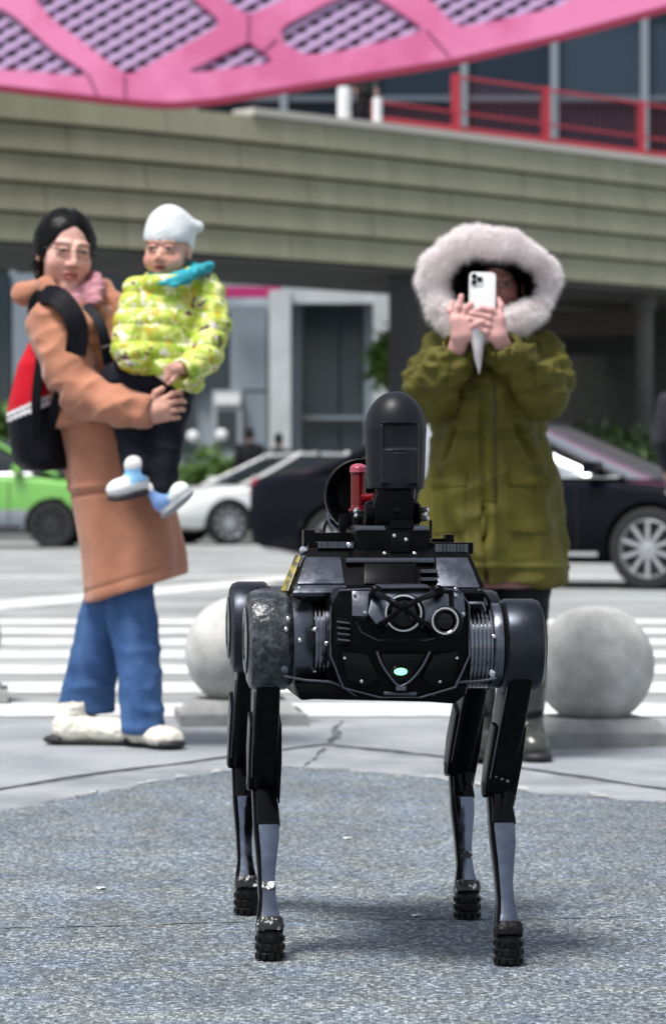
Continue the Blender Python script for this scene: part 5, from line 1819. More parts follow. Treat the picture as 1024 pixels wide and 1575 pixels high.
# image-right hand: fingers laid across the back of the phone
S.add(cap(Pk(774, 536, -.235), Pk(766, 516, hd), .026, .023), .01)
S.add(cap(Pk(766, 516, hd), Pk(766, 492, hd), .021), .012); S.add(cap(Pk(756, 514, hd), Pk(758, 494, hd), .018), .012)
fz = hd - .017
for pts in ([(768, 488), (754, 477), (741, 474), (731, 478)], [(768, 496), (752, 488), (737, 484), (724, 482)], [(766, 505), (750, 499), (735, 494), (724, 490)], [(758, 512), (747, 510), (737, 505)]):
    finger(S, [Pk(p[0], p[1], hd - .004 if i == 0 else fz) for i, p in enumerate(pts)], .0102, .0078, .003)
finger(S, [Pk(768, 484, hd), Pk(770, 470, hd + .004), Pk(765, 460, hd + .012)], .0095, .008)
V, Q = S.nets(); V = relax(V, Q, 1, .4); parts.append((V, Q, jitter_col((.66, .36, .33), len(V))))
filmer = join_parts('person', parts, M_skin)
tag(filmer, 'person in olive green parka with white fur hood holding up a phone', 'person')
# hair inside the hood
S = Sdf((xP(680), YP - .12, zP(540)), (xP(850), YP + .21, zP(355)), .004)
A = lambda p, k=.01: S.add(tp(p, HP), k)
A(ell((0, .022, .030), (.084, .100, .093)), 0); A(ell((0, .04, -.06), (.085, .07, .11)), .03)
S.sub(tp(ell((0, -.105, -.045), (.060, .075, .095)), HP), .008)
cloth('hair', S, M_hair, filmer)
# hood: bowl open to the front, with the dark lining inside
hc_ = Pk(754, 438, .02)
S = Sdf((xP(625), YP - .20, zP(545)), (xP(885), YP + .26, zP(340)), .005)
S.add(ell((hc_.x, YP + .02, hc_.z), (.185, .20, .148)), 0)
S.sub(ell((hc_.x, YP + .0, hc_.z), (.165, .185, .130)), .004)
S.sub(rbox((hc_.x, YP - .30, hc_.z), (.4, .20, .4), 0), .004)
V, Q = S.nets(); V = relax(V, Q, 1, .5)
hood = mesh_vq('hood', V, Q, M_park, parent=filmer)
S = Sdf((xP(625), YP - .20, zP(545)), (xP(885), YP + .26, zP(340)), .006)
S.add(ell((hc_.x, YP + .0, hc_.z), (.166, .186, .131)), 0)
S.sub(ell((hc_.x, YP - .008, hc_.z), (.158, .178, .123)), .003)
S.sub(rbox((hc_.x, YP - .30, hc_.z), (.4, .205, .4), 0), .003)
cloth('hood_lining', S, M_lin, hood, [(.004, (60, 60, 60), 'n')])
# fur trim: soft roll plus tufts of hair
S = Sdf((xP(615), YP - .30, zP(552)), (xP(895), YP + .05, zP(325)), .005)
ctr = Pk(753, 436, -.12)
ring = []
for i in range(41):
    a = 2 * PI * i / 40
    rr = 1 + .04 * math.sin(3 * a + 1) + .03 * math.sin(7 * a)
    ring.append((Vector((ctr.x + .163 * rr * math.cos(a), YP - .12 - .035 * math.sin(a) ** 2 + .03 * math.cos(a) ** 2, ctr.z + .118 * rr * math.sin(a))), .028 + .008 * math.sin(a) ** 2 - .006 * math.cos(a) + .003 * math.sin(5 * a)))
for (p, r0), (q, r1) in zip(ring, ring[1:]): S.add(cap(p, q, r0, r1), .012)
V, Q = S.nets(); V = relax(V, Q, 2, .5)
N_ = vnormals(V, Q)
V = V + N_ * (.007 * vnoise(V * 28) + .005 * vnoise(V * 60))[:, None]
trim = mesh_vq('fur_trim', V, Q, M_fur, parent=filmer)
def fur(V, N_, n, ln, w, m, par, seed, droop=.3):
    g = np.random.default_rng(seed)
    k = g.integers(0, len(V), n)
    clump = vnoise(V[k] * 40)[:, None] * np.array((1, .3, .6)) + vnoise(V[k] * 40 + 50)[:, None] * np.array((-.4, .5, 1))
    d = N_[k] + .38 * g.normal(size=(n, 3)) + .7 * clump
    d /= np.linalg.norm(d, axis=1)[:, None]
    l_ = ln * g.uniform(.5, 1.2, (n, 1))
    s_ = np.cross(d, g.normal(size=(n, 3))); s_ /= np.linalg.norm(s_, axis=1)[:, None]
    b = V[k] - N_[k] * .003
    mid = b + d * l_ * .55
    tip = b + d * l_ + np.array((0, 0, -droop)) * l_
    ww = w * g.uniform(.7, 1.3, (n, 1))
    VV = np.concatenate([b - s_ * ww, b + s_ * ww, mid + s_ * ww * .7, mid - s_ * ww * .7, tip], 0)
    i = np.arange(n)
    F = [list(t) for t in np.stack([i, i + n, i + 2 * n, i + 3 * n], 1).tolist()] + np.stack([i + 3 * n, i + 2 * n, i + 4 * n], 1).tolist()
    me = bpy.data.meshes.new('fur_hairs'); me.from_pydata(VV.tolist(), [], F)
    return link('fur_hairs', me, par, m, True)
fh = fur(V, vnormals(V, Q), 24000, .022, .0007, M_fur, trim, 4); fh['kind'] = 'stuff'

# pointed pale tab hanging from the hood closure
S = Sdf((xP(705), YP - .33, zP(590)), (xP(770), YP - .15, zP(495)), .0035)
S.add(cap(Pk(735, 508, -.262), Pk(736, 578, -.262), .025, .002), .0)
cloth('hood_tab', S, mat('pale_felt', (.60, .56, .56), .9, var=.1, vscale=30), filmer, [(.004, (50, 50, 20), 'n')])
# parka shell
S = Sdf((xP(600), YP - .36, zP(912)), (xP(905), YP + .27, zP(490)), .0055)
def pk_mod(th, z):
    k = np.clip((zP(700) - z) / (zP(700) - zP(900)), 0, 1)
    return 1 + k * (.03 * np.sin(6 * th + .5) + .018 * np.sin(11 * th))
S.add(stack([(zP(895), xP(757), YP, .200, .175), (zP(840), xP(757), YP, .200, .172), (zP(760), xP(755), YP, .188, .160), (zP(690), xP(753), YP, .172, .145), (zP(620), xP(752), YP, .160, .135), (zP(560), xP(752), YP, .155, .125), (zP(525), xP(752), YP, .135, .11), (zP(505), xP(752), YP, .10, .09)], pk_mod), 0)
for pts, rr in ((((682, 550, .0), (664, 588, -.06), (664, 604, -.12), (684, 570, -.19), (703, 538, -.228)), (.070, .070, .064, .054, .046)),
                (((824, 548, .0), (838, 582, -.06), (834, 602, -.12), (806, 566, -.19), (776, 538, -.228)), (.072, .070, .065, .055, .046))):
    for (p, q, r0, r1) in zip(pts, pts[1:], rr, rr[1:]): S.add(cap(Pk(*p), Pk(*q), r0, r1), .018)
S.sub(cap(Pk(703, 538, -.230), Pk(707, 515, -.262), .036, .042), .004); S.sub(cap(Pk(776, 538, -.230), Pk(768, 515, -.262), .036, .042), .004)
# front slit below the waist and hollow hem
a_, b2 = Pk(746, 768), Pk(750, 905)
for dd in (-.14, -.155, -.17, -.185, -.2): S.sub(cap(Pk(745, 782, dd), Pk(750, 918, dd), .004, .012), .004)
V, Q = S.nets(); V = relax(V, Q, 2, .5); N_ = vnormals(V, Q)
px = V[:, 0] / V[:, 1] * FPX + CXP; py = HOR - (V[:, 2] - CAMZ) / V[:, 1] * FPX
arm = sstep(625, 600, py)
low = 1 - arm
rn = lambda sx, sy, sz, o: 1 - 2.3 * np.abs(vnoise(np.stack([V[:, 0] * sx + V[:, 2] * 3, V[:, 1] * sy, V[:, 2] * sz - V[:, 0] * 4], 1) + o))
D = arm * (.013 * rn(14, 12, 22, 3.3) + .006 * rn(30, 26, 40, 5.3)) + low * (.014 * rn(12, 9, 3.5, 9.1) + .006 * rn(8, 8, 12, 1.7) + .004 * rn(26, 20, 9, 2.9))
fr = sstep(-.02, -.08, V[:, 1] - YP)
D += fr * low * (-.012 * np.exp(-((px - 741 - (py - 700) * .03) / 4) ** 2) + .007 * np.exp(-((px - 752 - (py - 700) * .03) / 6) ** 2)) * sstep(610, 650, py)
# waist drawcord channel, slanted pockets with flaps
D += low * -.007 * np.exp(-((py - 668) / 5) ** 2)
for x0, y0, x1, y1 in ((793, 658, 815, 705), (703, 658, 682, 705)):
    t = np.clip(((px - x0) * (x1 - x0) + (py - y0) * (y1 - y0)) / ((x1 - x0) ** 2 + (y1 - y0) ** 2), 0, 1)
    dd = np.hypot(px - (x0 + t * (x1 - x0)), py - (y0 + t * (y1 - y0)))
    D += fr * low * (-.014 * np.exp(-(dd / 4) ** 2) + .008 * np.exp(-((dd - 10) / 5) ** 2))
D += fr * low * .010 * np.exp(-((py - 742 + (px - 800) * .0) / 5) ** 2) * (sstep(800, 812, px) + sstep(700, 690, px))
D += low * .006 * np.exp(-((py - 872) / 4) ** 2)
V = V + N_ * D[:, None]
parka = mesh_vq('parka', V, Q, M_park, parent=filmer)
from mathutils.bvhtree import BVHTree
def draper(ob):
    me = ob.data
    return BVHTree.FromPolygons([v.co for v in me.vertices], [p.vertices for p in me.polygons])
def drape(bvh, name, rows, m, par, lift=.004, th=.004):
    """rows of front-view positions laid onto the cloth surface, thickened into a sewn-on strip"""
    bm = bmesh.new(); G_ = []
    for row in rows:
        line = []
        for (x, y) in row:
            d = Vector(((x - CXP) / FPX, 1, (HOR - y) / FPX)).normalized()
            h_, n_, _, _ = bvh.ray_cast(Vector((0, 0, CAMZ)), d)
            if h_ is None: line.append(None); continue
            line.append((bm.verts.new(h_ + Vector((0, -lift, 0))), bm.verts.new(h_ + Vector((0, th, 0)))))
        G_.append(line)
    for A_, B_ in zip(G_, G_[1:]):
        for i in range(len(A_) - 1):
            q = (A_[i], A_[i + 1], B_[i + 1], B_[i])
            if None in q: continue
            bm.faces.new([v[0] for v in q]); bm.faces.new([v[1] for v in reversed(q)])
    bd = [e_ for e_ in bm.edges if len(e_.link_faces) == 1]
    R_, n0 = len(G_), len(G_[0])
    def wall(a, b):
        if a and b:
            try: bm.faces.new((a[0], b[0], b[1], a[1]))
            except ValueError: pass
    for i in range(n0 - 1): wall(G_[0][i], G_[0][i + 1]); wall(G_[-1][i], G_[-1][i + 1])
    for j in range(R_ - 1): wall(G_[j][0], G_[j + 1][0]); wall(G_[j][-1], G_[j + 1][-1])
    lv = [v for v in bm.verts if not v.link_faces]
    bmesh.ops.delete(bm, geom=lv, context='VERTS')
    return link(name, sharp(bm_mesh(bm), 50), par, m)
lin = np.linspace
bv_ = draper(parka)
M_park2 = mat('olive_trim', (0.075, 0.070, 0.005), 0.65, var=.15, vscale=12, spec=.25)
drape(bv_, 'placket', [[(x + (y - 590) * .012, y) for x in lin(737, 761, 6)] for y in lin(588, 770, 30)], M_park2, parka, .005)
drape(bv_, 'zip_line', [[(x + (y - 590) * .012, y) for x in (758.5, 760.5)] for y in lin(590, 768, 30)], mat('zip_dark', (.015, .014, .004), .5), parka, .0065)
for x0, x1 in ((782, 846), (664, 716)):
    drape(bv_, 'pocket_flap', [[(x, y + (x - 755) * (.10 if x0 > 755 else -.10)) for x in lin(x0, x1, 12)] for y in lin(722, 742, 5)], M_park2, parka, .007)
    drape(bv_, 'pocket', [[(x, y + (x - 755) * (.06 if x0 > 755 else -.06)) for x in lin(x0 + 2, x1 - 2, 12)] for y in lin(743, 815, 12)], M_park2, parka, .0035)
drape(bv_, 'waist_channel', [[(x, y + .0004 * (x - 755) ** 2) for x in lin(668, 838, 40)] for y in lin(664, 673, 3)], M_park2, parka, .004)
for x0 in (722, 778):
    tube('drawcord', bez([at(x, y, YP - .15) + Vector((0, -.012, 0)) for x, y in ((x0, 668), (x0 + 3, 690), (x0 - 1, 712))], 10), .002, M_park2, parka, 6)
for y in (612, 652, 694, 738):
    c_ = bv_.ray_cast(Vector((0, 0, CAMZ)), Vector(((743 - CXP) / FPX, 1, (HOR - y) / FPX)).normalized())[0]
    if c_: lathe('snap_button', c_ + Vector((0, -.004, 0)), (0, -1, 0), [(0, .006), (.002, .006), (.003, .003), (.0031, 0)], mat('snap', (.05, .045, .03), .35, metal=.7), parka, 12)
for sx in (690, 818):
    drape(bv_, 'shoulder_seam', [[(sx + (2 if i else 0) + (y - 545) * (-.10 if sx < 750 else .10), y) for i in (0, 1)] for y in lin(545, 600, 12)], M_park2, parka, .003)
# dress hem below the parka, leggings, boots
S = Sdf((xP(640), YP - .25, zP(925)), (xP(890), YP + .25, zP(740)), .008)
S.add(stack([(zP(903), xP(765), YP, .175, .150), (zP(840), xP(760), YP, .175, .150), (zP(760), xP(757), YP, .165, .140)], lambda th, z: 1 + .03 * np.sin(8 * th)), 0)
cloth('dress', S, M_dress, filmer, [(.003, (30, 30, 8), 'n')])
S = Sdf((xP(680), YP - .20, zP(1110)), (xP(860), YP + .20, zP(860)), .007)
for x in (730, 806):
    S.add(cap(Pk(x, 870), Pk(x, 980, -.01), .082, .060), .004); S.add(cap(Pk(x, 980, -.01), Pk(x + 2, 1095), .060, .050), .01)
cloth('leggings', S, M_pant, filmer, [(.003, (20, 20, 30), 'r')])
def rubber_boot(x, toe_dx):
    b = Vector((xP(x), YP - .01, .012))
    S = Sdf((b.x - .10, b.y - .22, .0), (b.x + .10, b.y + .12, .36), .0045)
    S.add(cap(b + Vector((0, .01, .06)), b + Vector((0, .01, .25)), .046, .060), 0)
    S.add(ell(b + Vector((toe_dx * .5, -.05, .045)), (.044, .090, .045)), .03); S.add(ell(b + Vector((toe_dx, -.10, .035)), (.047, .062, .036)), .03)
    S.sub(rbox((b.x, b.y, -.3 + .022), (.5, .5, .3), 0), .002)
    S.sub(cap(b + Vector((0, .01, .245)), b + Vector((0, .01, .34)), .050, .056), .003)
    bt = cloth('boot', S, M_boot, filmer, [(.003, (14, 14, 30), 'r')], 1)
    S = Sdf((b.x - .10, b.y - .22, .0), (b.x + .10, b.y + .12, .05), .0045)
    for yy, ww in ((.03, .046), (-.02, .044), (-.06, .045), (-.10, .050), (-.135, .044)):
        S.add(ell(b + Vector((toe_dx * max(0, -yy) / .1, yy, .010)), (ww, .045, .018)), .012)
    S.sub(rbox((b.x, b.y, -.3 + .012), (.5, .5, .3), 0), .001)
    cloth('sole', S, M_sole, bt, (), 1)
rubber_boot(732, -.012); rubber_boot(808, .016)

# phone
ph = empty('phone', Pk(741, 460, hd - .002), 0, 'white phone with three rear lenses held up before the fur hood', 'phone')
ph.rotation_euler = (R(-6), R(1.5), 0)
def rrect(w, h, r, n=6):
    out = []
    for sx, sy, a0 in ((1, 1, 0), (-1, 1, 90), (-1, -1, 180), (1, -1, 270)):
        for k in range(n):
            a = R(a0 + 90 * k / (n - 1)); out.append((sx * (w - r) + r * math.cos(a), sy * (h - r) + r * math.sin(a)))
    return out
M_ph = mat('phone_white', (.78, .78, .77), .25, spec=.5)
prism('body', [(x, -.004, z) for x, z in rrect(.0365, .0745, .012)], (0, .008, 0), M_ph, ph, .0012)
prism('screen', [(x, .0041, z) for x, z in rrect(.034, .072, .010)], (0, .0006, 0), B_lens, ph)
isl = prism('camera_island', [(x - .0155, -.0058, z + .0535) for x, z in rrect(.0175, .0180, .006)], (0, .0017, 0), M_ph, ph, .0005)
for x, z in ((-.0235, .0620), (-.0235, .0450), (-.0080, .0535)):
    lathe('lens', (x, -.0058, z), (0, -1, 0), [(0, .0078), (.002, .0078), (.0025, .006), (.002, 0)], B_lens, isl, 20)

# ------------------------------------------------------------------ people farther off
M_far = mat('far_clothes', (.05, .05, .05), .8, vcol=True)
def passer(base, h, yaw, top, legs, hairc, lab, step=.12, group=None):
    f = h / 1.7
    M = Matrix.Translation(base) @ Matrix.Rotation(yaw, 4, 'Z') @ Matrix.Scale(f, 4)
    S = Sdf((base[0] - .5, base[1] - .5, base[2] - .02), (base[0] + .5, base[1] + .5, base[2] + h + .06), .016)
    A = lambda p, k=.03: S.add(tp(p, M), k * f)
    A(stack([(.80, 0, 0, .17, .13), (1.0, 0, 0, .16, .115), (1.25, 0, 0, .185, .12), (1.38, 0, 0, .17, .10), (1.44, 0, 0, .08, .08)]), 0)
    A(cap((0, 0, 1.40), (0, -.02, 1.50), .055)); A(ell((0, -.015, 1.585), (.078, .098, .115)), .02)
    A(ell((0, -.11, 1.575), (.015, .022, .02)), .012)
    for s_ in (-1, 1):
        A(cap((s_ * .19, 0, 1.36), (s_ * .235, .02, 1.10), .062, .052)); A(cap((s_ * .235, .02, 1.10), (s_ * .21, -.10, .88), .05, .038))
        A(cap((s_ * .21, -.10, .87), (s_ * .205, -.12, .80), .035, .025), .015)
        A(cap((s_ * .09, 0, .86), (s_ * .095, -.03 + s_ * step * .4, .48), .092, .066)); A(cap((s_ * .095, -.03 + s_ * step * .4, .48), (s_ * .10, s_ * step, .07), .062, .044))
        A(cap((s_ * .10, s_ * step + .04, .045), (s_ * .105, s_ * step - .14, .035), .042, .036), .02)
    V, Q = S.nets()
    P = V @ np.array(M.inverted())[:3, :3].T + np.array(M.inverted())[:3, 3]
    c = jitter_col(top, len(V))
    c = blend(c, (P[:, 2] < .80).astype(float) * (np.abs(P[:, 0]) < .19), legs)
    c = blend(c, (P[:, 2] < .085).astype(float), (.03, .03, .03))
    c = blend(c, ((P[:, 2] < .885) & (np.abs(P[:, 0]) > .165) & (P[:, 2] > .7)).astype(float), (.5, .3, .24))
    c = blend(c, (P[:, 2] > 1.455).astype(float), (.5, .3, .24))
    c = blend(c, ((P[:, 2] > 1.50) & ((P[:, 1] > -.045) | (P[:, 2] > 1.645))).astype(float), hairc)
    o = mesh_vq('person', V, Q, M_far, c)
    return tag(o, lab, 'person', group)
p = at(384, 760, 50.2); passer((p.x, 50.2, .15), 1.74, R(200), (.012, .012, .016), (.010, .010, .012), (.01, .01, .01), 'walker all in black behind the white car, the taller of the pair')
p = at(428, 760, 51.0); passer((p.x, 51.0, .15), 1.66, R(160), (.03, .03, .045), (.012, .012, .016), (.012, .01, .01), 'shorter walker in dark grey behind the white car')
q_, _n = wp(s_of(562)); passer((q_.x, q_.y + 1.2, Z1 - .02), 1.70, R(10), (.008, .008, .010), (.008, .008, .01), (.01, .01, .01), 'dark figure standing on the walkway between two white posts', .02)
passer((at(1066, 760, 19.4).x, 19.4, .0), 1.70, R(150), (.010, .010, .016), (.01, .01, .012), (.01, .01, .01), 'person in black jacket standing by the black car front', .03)
# =================================================================== BOLLARDS
M_stone = mat('bollard_stone', (0.36, 0.36, 0.34), 0.75, col2=(0.56, 0.56, 0.54), vscale=6, bump=0.2, bscale=160, rvar=.1)
M_plin = mat('plinth_stone', (0.27, 0.275, 0.27), 0.85, var=0.18, vscale=7, bump=0.3, bscale=120)
def bollard(x, Y, rz, lab):
    X = (x - CXP) * Y / FPX
    e = empty('stone_bollard', (X, Y, .008), R(rz), lab, 'bollard', 'round stone bollards along the pavement edge')
    r, zc = .181, .232
    prof = []
    for i in range(25):
        a = -62 + (90 + 62) * i / 24
        prof.append((zc + r * math.sin(R(a)), max(0, r * math.cos(R(a)))))
    b = lathe('ball', (0, 0, 0), (0, 0, 1), prof, M_stone, e, 72, 60)
    co = np.array([v.co for v in b.data.vertices]); nd = .0022 * vnoise(co * 11 + x) + .0016 * np.minimum(0, vnoise(co * 26 + x) + .45) * 4
    for v, d_ in zip(b.data.vertices, nd): v.co *= 1 + d_ / .2
    box('plinth', (-.205, -.205, 0), (.205, .205, .038), M_plin, e, .005)
    bm = bmesh.new()
    q0 = [(-.185, -.185, .0385), (.185, -.185, .0385), (.185, .185, .0385), (-.185, .185, .0385)]
    q1 = [(x_ * .80, y_ * .80, .078) for x_, y_, _ in q0]
    v0 = [bm.verts.new(v) for v in q0]; v1 = [bm.verts.new(v) for v in q1]
    bm.faces.new(v0); bm.faces.new(v1)
    for i in range(4): bm.faces.new((v0[i], v0[(i + 1) % 4], v1[(i + 1) % 4], v1[i]))
    bmesh.ops.recalc_face_normals(bm, faces=bm.faces[:]); bevel_bm(bm, .004)
    link('collar', sharp(bm_mesh(bm)), e, M_plin)
    return e
bollard(913, 9.02, 14, 'round stone bollard on a square plinth beside the fur hooded person')
bollard(369, 9.82, 6, 'round stone bollard on a plinth between the coat woman and the robot')
bollard(-74, 10.9, 6, 'round stone bollard on the woman\'s backpack side, mostly out of view')

# =================================================================== CARS
M_tyre = mat('tyre', (0.012, 0.012, 0.013), .75)
M_rim_ = mat('alloy_rim', (0.50, 0.51, 0.53), .35, metal=.8)
M_cgl = mat('car_glass', (0.012, 0.016, 0.018), .05, spec=.6)
M_chr = mat('chrome', (.7, .71, .73), .12, metal=1.0)
M_redl = mat('tail_lamp', (.38, .006, .03), .15)
M_lamp = mat('head_lamp', (.65, .66, .68), .12)
M_under = mat('car_under', (.006, .006, .006), .8)
def crspline(xs, ys, x):
    return np.interp(x, xs, ys)
def car(name, lab, wheel_px, heading, paint, lower=None, Lc=4.55, wb=2.70, H=1.38, Wd=1.80, side=-1, rim_dark=False, glass=None, fwd=0.0):
    """wheel_px: photo pixel of the ground contact of the near front wheel; side: which local side faces the camera"""
    M_cg = glass or M_cgl
    hw = Wd / 2
    g = gd(*wheel_px)
    ca, sa = math.cos(heading), math.sin(heading)
    fx = wb / 2 + .02
    off = Vector((fx * ca - side * (hw - .1) * sa, fx * sa + side * (hw - .1) * ca))
    e = empty(name, (g.x - off.x, g.y - off.y, 0.0), heading, lab, 'car')
    k = Lc / 4.55; kz = H / 1.38
    X = np.array([-2.27, -2.24, -2.12, -1.8, -1.35, -.6, .4, 1.0, 1.5, 1.9, 2.12, 2.24, 2.28]) * k
    ZT = np.array([.66, .82, .90, .935, .93, .90, .885, .87, .82, .75, .66, .56, .48]) * kz
    ZB = np.array([.46, .36, .27, .23, .21, .20, .20, .20, .20, .21, .24, .28, .34])
    HWs = np.array([.60, .74, .83, .88, .895, .90, .90, .895, .88, .84, .77, .66, .52]) * hw / .90
    xs = np.linspace(X[0], X[-1], 46)
    bm = bmesh.new(); rings = []
    for x in xs:
        zt, zb, w = np.interp(x, X, ZT), np.interp(x, X, ZB), np.interp(x, X, HWs)
        half = [(0, zb), (.72 * w, zb), (.93 * w, zb + .05), (.985 * w, zb + .16), (w, zb + .35 * (zt - zb) + .05), (.995 * w, zb + .66 * (zt - zb)), (.965 * w, zt - .075), (.90 * w, zt - .015), (.72 * w, zt + .012), (.38 * w, zt + .028), (0, zt + .034)]
        pts = half + [(-y, z) for y, z in reversed(half[1:-1])]
        rings.append([bm.verts.new((x, y, z)) for y, z in pts])
    n = len(rings[0])
    for A, B in zip(rings, rings[1:]):
        for i in range(n): bm.faces.new((A[i], A[(i + 1) % n], B[(i + 1) % n], B[i]))
    bm.faces.new(rings[0]); bm.faces.new(rings[-1])
    me = bm_mesh(bm)
    tmp = bpy.data.objects.new('tmp', me); COL.objects.link(tmp)
    cut = bmesh.new()
    for wx in (-wb / 2 + .02, fx):
        for sy in (-1, 1):
            add_lathe(cut, (wx, sy * (hw - .26), .325), (0, sy, 0), [(0, .375), (.5, .375)], 28)
    cme = bm_mesh(cut); cob = bpy.data.objects.new('tmpcut', cme); COL.objects.link(cob)
    bo = tmp.modifiers.new('b', 'BOOLEAN'); bo.object = cob; bo.operation = 'DIFFERENCE'; bo.solver = 'EXACT'
    dg = bpy.context.evaluated_depsgraph_get()
    me2 = bpy.data.meshes.new_from_object(tmp.evaluated_get(dg))
    bpy.data.objects.remove(tmp); bpy.data.objects.remove(cob)
    me2.materials.clear(); me2.materials.append(paint); me2.materials.append(lower or paint); me2.materials.append(M_under)
    for p in me2.polygons:
        c = p.center
        inner = min(math.hypot(c.x - wx, c.z - .325) for wx in (-wb / 2 + .02, fx)) < .38 and abs(c.y) < hw * .985
        p.material_index = 2 if (inner or c.z < .215) else (1 if lower and c.z < .47 else 0)
    body = link('body', sharp(me2, 32), e)
    # cabin
    bm = bmesh.new(); lv = []
    for t in np.linspace(0, 1, 7):
        z = (.865 + t * .475) * kz
        xr, xf = (-1.86 + t ** .8 * 1.02) * k, (1.22 + fwd - t ** .9 * 1.12) * k
        w = (.80 - .21 * t ** 1.3) * hw / .90
        ring = []
        m = 8
        for (x, y) in [(xr, -w * .78), (xr + .10, -w * .93)] + [(xr + .25 + (xf - xr - .5) * i / m, -w) for i in range(m + 1)] + [(xf - .10, -w * .93), (xf, -w * .78), (xf + .05 * (1 - t), -w * .4), (xf + .06 * (1 - t), 0)]:
            ring.append((x, y, z))
        ring = ring + [(x, -y, z) for x, y, z in reversed(ring[:-1])]
        lv.append([bm.verts.new(v) for v in ring])
    n = len(lv[0])
    for A, B in zip(lv, lv[1:]):
        for i in range(n): bm.faces.new((A[i], A[(i + 1) % n], B[(i + 1) % n], B[i]))
    bm.faces.new(lv[-1])
    cabin = link('cabin_glass', sharp(bm_mesh(bm), 40), e, M_cg)
    top = [v.co.copy() for v in []]
    bm = bmesh.new()
    zt = 1.34 * kz
    xr, xf, w = -.84 * k, (.10 + fwd) * k, .59 * hw / .90
    rr = []
    for i in range(11):
        x = xr - .05 + (xf - xr + .12) * i / 10
        bulge = math.sin(PI * (i + .7) / 11.4) * .035
        rr.append([bm.verts.new((x, y * w * 1.03, zt - .012 + bulge * (1 - .5 * y * y))) for y in (-1, -.8, -.4, 0, .4, .8, 1)] + [bm.verts.new((x, y * w * 1.03, zt - .035)) for y in (1, .4, -.4, -1)])
    for A, B in zip(rr, rr[1:]):
        for i in range(11): bm.faces.new((A[i], A[(i + 1) % 11], B[(i + 1) % 11], B[i]))
    bm.faces.new(rr[0]); bm.faces.new(rr[-1])
    link('roof', sharp(bm_mesh(bm), 40), e, paint)
    def cp(t, x, s_):
        z = (.865 + t * .475) * kz
        return Vector((x, s_ * (.80 - .21 * t ** 1.3) * hw / .90 * 1.005, z))
    for s_ in (-1, 1):
        bmx = lambda pts, r, nm, m_: tube(nm, pts, r, m_, e, 8)
        bmx([cp(t, (1.13 + fwd - t ** .9 * 1.10) * k, s_ * .985) for t in np.linspace(0, 1, 6)], .028, 'pillar', paint)
        bmx([cp(t, (-1.66 + t ** .8 * .95) * k, s_ * .985) for t in np.linspace(0, 1, 6)], .055, 'pillar', paint)
        bmx([cp(t, -.28 * k + .02 * t, s_ * 1.0) for t in np.linspace(0, 1, 5)], .03, 'pillar', M_under)
        bmx([cp(0.03, x, s_ * 1.02) for x in np.linspace(-1.6 * k, 1.1 * k, 5)], .014, 'belt_trim', M_chr)
        box('mirror', (.84 * k, s_ * hw * 1.0 - .07, .90 * kz), (.96 * k, s_ * hw * 1.0 + .09, 1.0 * kz), paint, e, .03)
        for hx in (-.75, .35):
            box('door_handle', (hx * k - .10, s_ * (hw * 1.0) - .012, .715 * kz), (hx * k + .10, s_ * (hw * 1.0) + .014, .742 * kz), M_chr, e, .008)
        for dx in (-1.05, -.25, .78):
            box('door_seam', (dx * k - .004, s_ * hw * 1.0 - .004, .33), (dx * k + .004, s_ * hw * 1.0 + .0015, .80 * kz), M_under, e)
        box('sill_trim', (-.95 * k, s_ * hw * .985 - .02, .262), (.95 * k, s_ * hw * .985 + .022, .296), M_chr if not lower else M_under, e, .006)
        lathe('tail_light', (-2.16 * k, s_ * .66 * hw / .9, .78 * kz), (-1, s_ * .75, .1), [(-.06, .10), (.035, .10), (.055, .085), (.06, 0)], M_redl, e, 12)
        lathe('headlight', (2.08 * k, s_ * .62 * hw / .9, .60 * kz), (1, s_ * .6, .25), [(-.06, .11), (.03, .11), (.05, .09), (.055, 0)], M_lamp, e, 14)
        for wx in (-wb / 2 + .02, fx):
            wy = s_ * (hw - .20)
            whl = lathe('wheel', (wx, wy, .325), (0, s_, 0), [(-.02, .20), (-.02, .30), (.0, .322), (.05, .326), (.16, .326), (.195, .312), (.20, .28), (.195, .235), (.16, .225)], M_tyre, e, 40)
            lathe('rim', (wx, wy + s_ * .155, .325), (0, s_, 0), [(0, .232), (.035, .236), (.040, .226), (.012, .212)], M_rim_ if not rim_dark else mat('dark_rim', (.035, .037, .04), .5), whl, 36, ring=True)
            lathe('brake_disc', (wx, wy + s_ * .150, .325), (0, s_, 0), [(0, .225), (.012, .22), (.013, 0)], M_tyre, whl, 30)
            bm = bmesh.new()
            for q in range(10):
                mt = Matrix.Translation((wx, wy + s_ * .175, .325)) @ Matrix.Rotation(2 * PI * q / 10, 4, 'Y')
                add_box(bm, (-.016, -.012, .03), (.016, .012, .222), mt)
            link('spokes', bm_mesh(bm), whl, M_rim_ if not rim_dark else mat('dark_rim', (.035, .037, .04), .5))
            lathe('hub_cap', (wx, wy + s_ * .165, .325), (0, s_, 0), [(0, .05), (.022, .048), (.028, .03), (.029, 0)], M_rim_ if not rim_dark else M_tyre, whl, 20)
    return e
P_blk = mat('car_black', (0.0045, 0.005, 0.009), .12, spec=.10)
P_wht = mat('car_white', (.74, .75, .75), .25, coat=.6)
P_grn = mat('car_green', (.18, .46, .09), .3, coat=.5)
P_gry = mat('car_silver', (.30, .32, .37), .35, coat=.4)
car('black_sedan', 'black sedan with silver wheels driving behind the fur hooded person', (1001, 907), R(-26), P_blk, Lc=4.62, wb=2.72, H=1.40, glass=mat('sky_mirror_glass', (.45, .48, .50), .16, metal=.85))  # pale metallic window glass stands in for the bright sky reflection
car('white_car', 'white car with its nose beyond the black sedan tail', (350, 838), R(180 + 24), P_wht, Lc=4.4, wb=2.6, H=1.42, side=1)
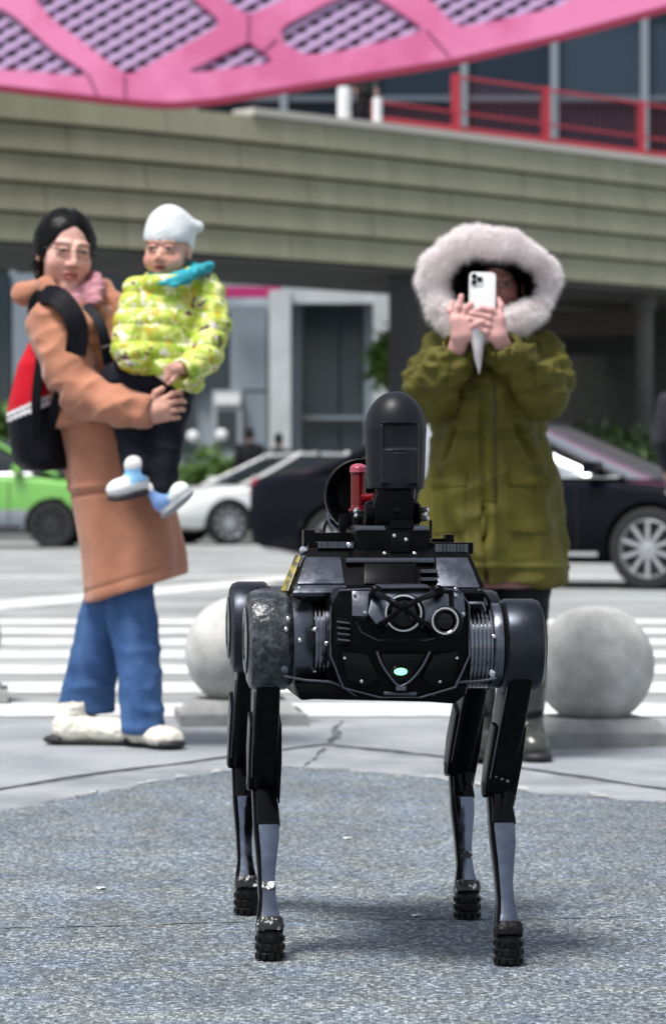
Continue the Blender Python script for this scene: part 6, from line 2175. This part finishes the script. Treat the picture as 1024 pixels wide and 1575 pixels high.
car('green_taxi', 'light green and silver taxi passing behind the backpack', (80, 843), R(-3), P_grn, P_gry, Lc=4.4, wb=2.65, H=1.62, rim_dark=True, fwd=.35)
